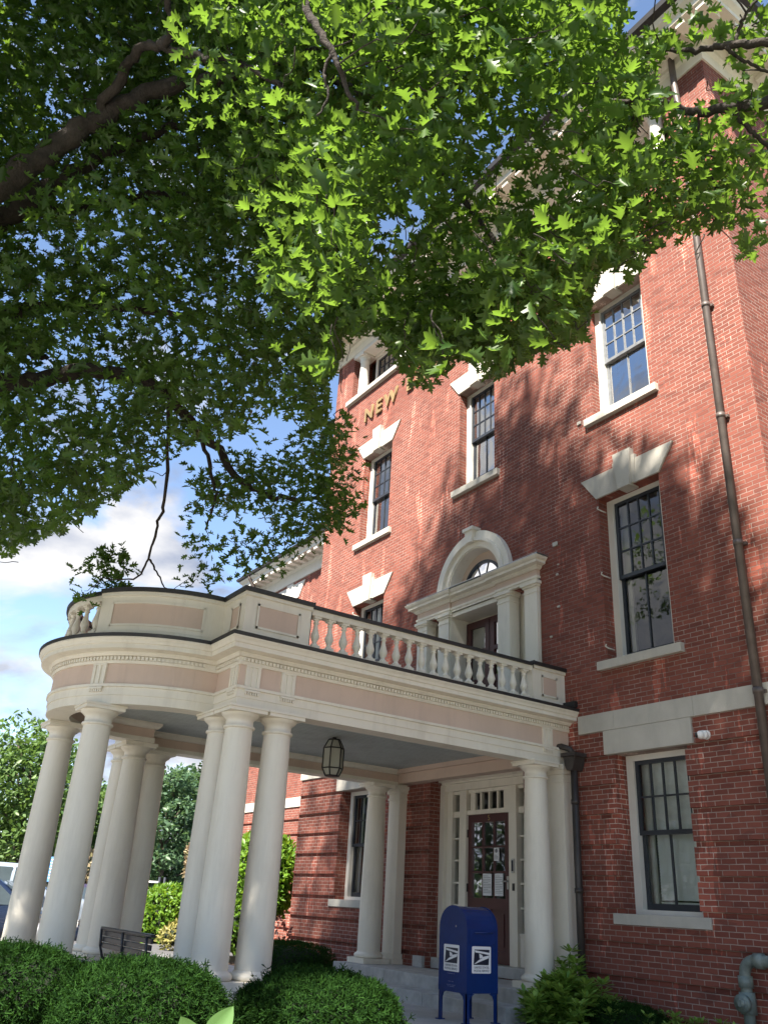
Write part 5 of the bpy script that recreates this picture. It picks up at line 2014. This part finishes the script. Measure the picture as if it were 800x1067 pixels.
blob('flowering_shrub', 'low straw coloured shrub in the bed beside the bench', 'shrub', tuple(at(188, 976, 21)), (.4, .5, .30), 900, .10, leaf_mat('straw_leaf', (.18, .17, .05), (.34, .30, .10), (.4, .4, .1), .3), core=True, power=2.2, seed=56, bumpy=.25)
blob('red_shrub', 'thin dark red twiggy shrub in the angle of the brick wall', 'shrub', (-5.35, -.45, GZ + .48), (.38, .3, .5), 260, .10, leaf_mat('dark_red_leaf', (.05, .02, .02), (.13, .05, .04), (.2, .05, .04), .25), core=False, power=2, seed=57)


# ------------------------------------------------------------------ background trees
def tree(label, base, h, rx, mat, n, size, seed, trunk_h=.28, trunk_r=.22, lumps=16, bark='bark2', flat=.75):
    g = np.random.default_rng(seed)
    T = tag(empty('leafy_tree', base), label, 'tree', 'trees beyond the parking lot')
    m = MB()
    m.tube([(0, 0, -.2), (0, 0, h * .12), (.1, .05, h * .3), (.0, .1, h * .6), (0, 0, h * .92)], [trunk_r * 1.3, trunk_r, trunk_r * .8, trunk_r * .45, .03], 12)
    cs = []
    for k in range(lumps):
        z = h * (trunk_h + (1 - trunk_h - .08) * ((k + .5) / lumps))
        t = (z / h - trunk_h) / (1 - trunk_h)
        rad = rx * (math.sin(math.pi * min(1, .18 + .80 * t)) ** .75)
        a = k * 2.4 + g.random()
        cs.append(np.array([math.cos(a) * rad * .62, math.sin(a) * rad * .62, z]))
        m.tube([(0, 0, z * .72), (cs[-1][0] * .5, cs[-1][1] * .5, z * .9), tuple(cs[-1])], [trunk_r * .3, trunk_r * .2, .03], 6)
    m.build('trunk', M[bark], T)
    pos = []
    per = n // lumps
    for c in cs:
        d = unit(g.normal(size=(per, 3)))
        r = rx * .48 * (.55 + .5 * g.random((per, 1)) ** .5) * (1 + .25 * np.sin(d[:, :1] * 5 + c[0]) * np.cos(d[:, 1:2] * 4))
        pos.append(c + d * r * np.array([1, 1, flat]))
    pos = np.concatenate(pos)
    n = len(pos)
    nr = unit(g.normal(size=(n, 3)) * .7 + np.array([0, 0, .8]))
    up = unit(g.normal(size=(n, 3)) + np.array([0, 0, -.2]))
    cloud('crown', pos, nr, up, size * g.uniform(.6, 1.3, n), OVAL_V, OVAL_F, mat, T)
    return T


def gp(px, dist):
    p = at(px, 905, dist)
    return (float(p[0]), float(p[1]), GZ)


tree('broad mid green tree standing behind the parked cars at the left edge', gp(8, 40), 8.6, 3.4, M['tree_a'], 9000, .30, 61)
tree('smaller mid green tree seen between the two bow columns', gp(72, 46), 7.2, 2.4, M['tree_a'], 5000, .30, 62)
tree('feathery blue green tree framed between the portico columns', gp(166, 42), 7.6, 2.1, M['tree_b'], 8000, .26, 63, trunk_h=.16, flat=.5, lumps=20)
tree('dark green tree close behind the feathery blue green one', gp(206, 46), 8.0, 2.4, M['tree_c'], 7000, .32, 64, trunk_h=.1)
tree('yellow green tree beside the dark tree, mostly behind the front corner columns', gp(240, 50), 7.0, 2.4, M['tree_a'], 4000, .32, 65)
tree('mid green tree past the left edge of the parking lot', gp(-90, 42), 8.5, 3.4, M['tree_a'], 5000, .32, 66)
tree('dark broad tree far behind the blue sign', gp(118, 56), 7.6, 3.2, M['tree_c'], 6000, .34, 67, trunk_h=.1)
tree('dark low tree behind the broad one at the left', gp(40, 58), 6.6, 3.4, M['tree_c'], 6000, .36, 68, trunk_h=.08)
for k, (x, y, h) in enumerate(((-38, -20, 15), (-33, -26, 17), (-27, -31, 16), (-43, -13, 14), (-20, -36, 16), (-12, -40, 15))):
    t = tree(('tall dense tree beyond the left end of the parking lot', 'tallest tree of the row facing the portico across the lot', 'full green tree across the added paving', 'broad tree at the far left corner of the lot', 'dense tree left of the added paving', 'dense tree at the end of the row by the added paving')[k], (x, y, GZ), h, 5.2, M['tree_c'] if k % 2 else M['tree_a'], 5000, .6, 80 + k, trunk_h=.10, trunk_r=.35)
m = MB()
g = np.random.default_rng(70)
pos = []
for k in range(60):
    a = R(100 + 160 * k / 59)
    rr = 95 + g.random() * 20
    c = np.array([rr * math.cos(a) + 5, rr * math.sin(a), GZ + 2.2 + g.random() * 1.5])
    d = unit(g.normal(size=(260, 3)))
    pos.append(c + d * np.array([5.2, 5.2, 3.4]) * (.6 + .4 * g.random((260, 1))))
pos = np.concatenate(pos)
n = len(pos)
tag(cloud('far_wood', pos, unit(g.normal(size=(n, 3)) + np.array([0, 0, .8])), unit(g.normal(size=(n, 3))), 1.1 * g.uniform(.6, 1.3, n), OVAL_V, OVAL_F, M['tree_c']), kind='stuff')

# ------------------------------------------------------------------ bench under the portico
BN = tag(empty('bench', (-.06, -5.17, PZ)), 'dark grey metal bench seen from behind under the bow of the portico', 'bench')
m = MB()
for k in range(3):
    m.box(-.86, .86, -.062 + .006 * k, -.038 + .006 * k, .495 + .066 * k, .552 + .066 * k, bev=.007)
m.box(-.88, .88, -.075, -.02, .69, .725, bev=.008)
m.build('backrest', M['bench'], BN)
m = MB()
for k in range(5):
    m.box(-.86, .86, .02 + k * .085, .09 + k * .085, .40, .425, bev=.006)
m.build('seat', M['bench'], BN)
for x in (-.80, 0, .80):
    m = MB()
    m.tube([(x, -.085, .70), (x, -.07, .52), (x, -.02, .39), (x, .02, .37), (x, .42, .385)], .016, 8)
    m.tube([(x, .02, .37), (x, -.06, 0)], .016, 8)
    m.tube([(x, .38, .38), (x, .44, 0)], .016, 8)
    m.build('leg_frame', M['bench'], BN)


# ------------------------------------------------------------------ parked cars
def car(label, loc, rz, paint, L=4.4, W=1.75, H=1.42, suv=False):
    T = tag(empty('parked_car', loc, rz), label, 'car', 'cars in the parking lot')
    hl = L / 2
    clr, belt, hood = .22, .58 * H + (.04 if suv else .02), .56 * H + (.10 if suv else 0)
    # side outline along x (front is +x), lofted over the width
    if suv:
        roof = [(-hl + .02, .55), (-hl + .04, .86), (-hl + .25, H - .08), (-hl + .55, H), (.15, H), (.45, H - .05), (1.15, hood + .02), (hl - .35, hood - .08), (hl - .06, hood - .24), (hl, .50)]
    else:
        roof = [(-hl, .55), (-hl + .04, .84), (-hl + .55, .92), (-hl + 1.15, H - .04), (-hl + 1.6, H), (.05, H), (.35, H - .05), (1.15, hood + .02), (hl - .4, hood - .08), (hl - .06, hood - .24), (hl, .48)]
    top = smooth_path([Vector((x, 0, z)) for x, z in roof], 5)
    xs = [p.x for p in top]
    zs = [p.z for p in top]
    body = MB()
    rows = []
    fr = (0, .25, .5, .72, .86, .95, 1.0)
    for p in top:
        x, z = p.x, p.z
        nose = 1 - .16 * (abs(x) / hl) ** 5
        ring_ = []
        for f in fr:
            zz = clr + (z - clr) * f
            wide = W / 2 * nose
            if zz > belt:
                wide *= 1 - .26 * (zz - belt) / max(.2, H - belt) * 1.0
            if f > .9 and z <= belt + .05: wide *= 1 - .9 * (f - .9)
            if f > .94: wide *= .93
            if f < .2: wide *= .94
            ring_.append((x, wide, zz))
        rows.append(ring_)
    k = len(fr)
    vs, fs = [], []
    for rg in rows:
        for s in (1, -1):
            for x, y, z in rg: vs.append((x, s * y, z))
    for i in range(len(rows) - 1):
        for s in (0, 1):
            for j in range(k - 1):
                a = i * 2 * k + s * k + j
                b = (i + 1) * 2 * k + s * k + j
                fs.append((a, b, b + 1, a + 1))
        fs.append((i * 2 * k + k - 1, (i + 1) * 2 * k + k - 1, (i + 1) * 2 * k + 2 * k - 1, i * 2 * k + 2 * k - 1))
        fs.append((i * 2 * k, (i + 1) * 2 * k, (i + 1) * 2 * k + k, i * 2 * k + k))
    for e in (0, len(rows) - 1):
        fs.append([e * 2 * k + j for j in range(k)] + [e * 2 * k + k + j for j in reversed(range(k))])
    body.add(vs, fs, 0, True)
    bo = body.build('body', paint, T)
    # glass: side windows, windscreen and rear screen set just proud of the shell
    def side_y(z): return W / 2 * (1 - .26 * (z - belt) / max(.2, H - belt)) + .004
    gm = M['car_glass']
    if suv: wins = [[(-hl + .35, belt + .04), (-.75, belt + .04), (-.75, H - .10), (-hl + .55, H - .10)], [(-.67, belt + .04), (.10, belt + .04), (.10, H - .10), (-.67, H - .10)], [(.18, belt + .04), (.98, belt + .04), (.42, H - .11), (.18, H - .10)]]
    else: wins = [[(-hl + .75, belt + .04), (-.42, belt + .04), (-.42, H - .10), (-hl + 1.25, H - .11)], [(-.34, belt + .04), (.92, belt + .04), (.36, H - .11), (-.34, H - .10)]]
    for s in (1, -1):
        for wv in wins:
            q = MB()
            q.add([(x, s * side_y(z), z) for x, z in wv] + [(x, s * (side_y(z) - .01), z) for x, z in wv], [(0, 1, 2, 3), (4, 5, 6, 7), (0, 1, 5, 4), (1, 2, 6, 5), (2, 3, 7, 6), (3, 0, 4, 7)])
            q.build('window', gm, T)
    for (xa, za, xb, zb_) in (((.47), H - .06, 1.10, hood + .05),) + (((-hl + .24, H - .12, -hl + .08, belt + .03),) if suv else ((-hl + 1.10, H - .07, -hl + .62, .97),)):
        q = MB()
        sg = 1 if xa > 0 else -1
        ya, yb = W / 2 * .66, W / 2 * .82
        o = .022
        q.add([(xa + sg * o, -ya, za + o), (xa + sg * o, ya, za + o), (xb + sg * o, yb, zb_ + o), (xb + sg * o, -yb, zb_ + o)], [(0, 1, 2, 3)])
        q.build('windscreen', gm, T)
    wr_ = .33 if not suv else .36
    for sx in (-1, 1):
        for s in (1, -1):
            x = sx * (hl - .85)
            q = MB()
            yy = s * (W / 2 - .02)
            q.tube([(x, yy - s * .20, wr_), (x, yy - s * .01, wr_), (x, yy + s * .015, wr_)], [wr_, wr_, wr_ * .93], 24)
            wh = q.build('wheel', M['tyre'], T)
            q = MB()
            q.tube([(x, yy, wr_), (x, yy + s * .022, wr_)], wr_ * .64, 18)
            q.build('rim', M['steel'], wh)
            q = MB()
            q.tube([(x, yy - s * .25, wr_ + .01), (x, yy + s * .006, wr_ + .01)], wr_ * 1.14, 24)
            q.build('wheel_arch', M['tyre'], T)
    for s in (1, -1):
        q = MB()
        q.box(hl - .30, hl - .035, s * (W / 2 - .42), s * (W / 2 - .13), hood - .30, hood - .18, bev=.03)
        q.build('headlight', M['plastic'], T)
        q = MB()
        q.box(-hl - .005, -hl + .12, s * (W / 2 - .34), s * (W / 2 - .08), .72, .88, bev=.02)
        q.build('taillight', M['red_lens'], T)
        q = MB()
        q.box(.78, .96, s * (W / 2 + .02), s * (W / 2 + .20), belt + .0, belt + .14, bev=.03)
        q.build('mirror', M['tyre'], T)
    q = MB()
    q.box(hl - .06, hl + .012, -W * .28, W * .28, .44, .62, bev=.02)
    q.box(hl - .10, hl + .008, -W * .40, W * .40, .26, .36, bev=.02)
    q.build('grille', M['tyre'], T)
    return T


M['car_glass'] = plain('car_glass', (.045, .06, .07), .06, spec=.8)
M['red_lens'] = plain('red_lens', (.45, .02, .02), .2)
def paint(name, c):
    m_ = plain(name, c, .25, metal=.25, var=.02)
    m_.node_tree.nodes['Principled BSDF'].inputs['Coat Weight'].default_value = .6
    return m_
silver = paint('silver_blue_paint', (.26, .31, .37))
navyp = paint('dark_blue_paint', (.012, .022, .05))
whitep = paint('white_car_paint', (.75, .75, .76))
darkp = paint('dark_plum_paint', (.05, .04, .08))
LOT = GZ + .004
def lot(px, d):
    p = at(px, 915, d)
    return (float(p[0]), float(p[1]), LOT)
car('silver blue sport utility car parked behind the left column', lot(10, 23.3), R(72), silver, 4.6, 1.8, 1.80, True)
car('dark blue low car parked nearest at the left edge', lot(-14, 19.0), R(72), navyp, 4.4, 1.75, 1.38)
car('dark plum car half hidden between the left columns', lot(92, 29), R(75), darkp, 4.4, 1.75, 1.42)
car('white car with a red tail light behind the round shrub', lot(184, 36), R(160), whitep, 4.5, 1.75, 1.50)
car('white car parked behind the front corner columns', lot(206, 40), R(165), whitep, 4.5, 1.75, 1.48)

# blue sign on a post, and dark posts with boards
SG = tag(empty('road_sign', lot(54, 33)), 'light blue sign board with white lines of text between the left columns', 'sign')
rzs = R(-57 + 90 + 0)
SG.rotation_euler = (0, 0, R(57))
m = MB()
m.tube([(0, .0, -.1), (0, 0, 2.0)], .035, 10)
m.build('post', M['steel'], SG)
m = MB()
m.box(-.30, .30, -.045, -.03, 1.45, 2.35, bev=.004)
for k in range(7):
    z = 2.27 - k * .11
    for j in range(4 + k % 2):
        x = -.24 + j * .11
        m.box(x, x + .07 + .02 * ((j + k) % 2), -.048, -.0455, z - .045, z, 1)
m.build('board', [plain('sign_blue', (.10, .28, .60), .4), M['sticker']], SG)
SR = tag(empty('bike_rack', lot(163, 26)), 'dark upright posts joined by pale cross bars behind the round shrub', 'rack')
SR.rotation_euler = (0, 0, R(57))
for x in (-.26, .10, .26):
    m = MB()
    m.tube([(x, 0, -.1), (x, 0, 1.72)], .035, 8)
    m.build('post', M['bench'], SR)
m = MB()
for z in (1.05, 1.30, 1.55):
    m.box(-.26, .10, -.02, .02, z, z + .05)
m.build('cross_bar', M['sticker'], SR)
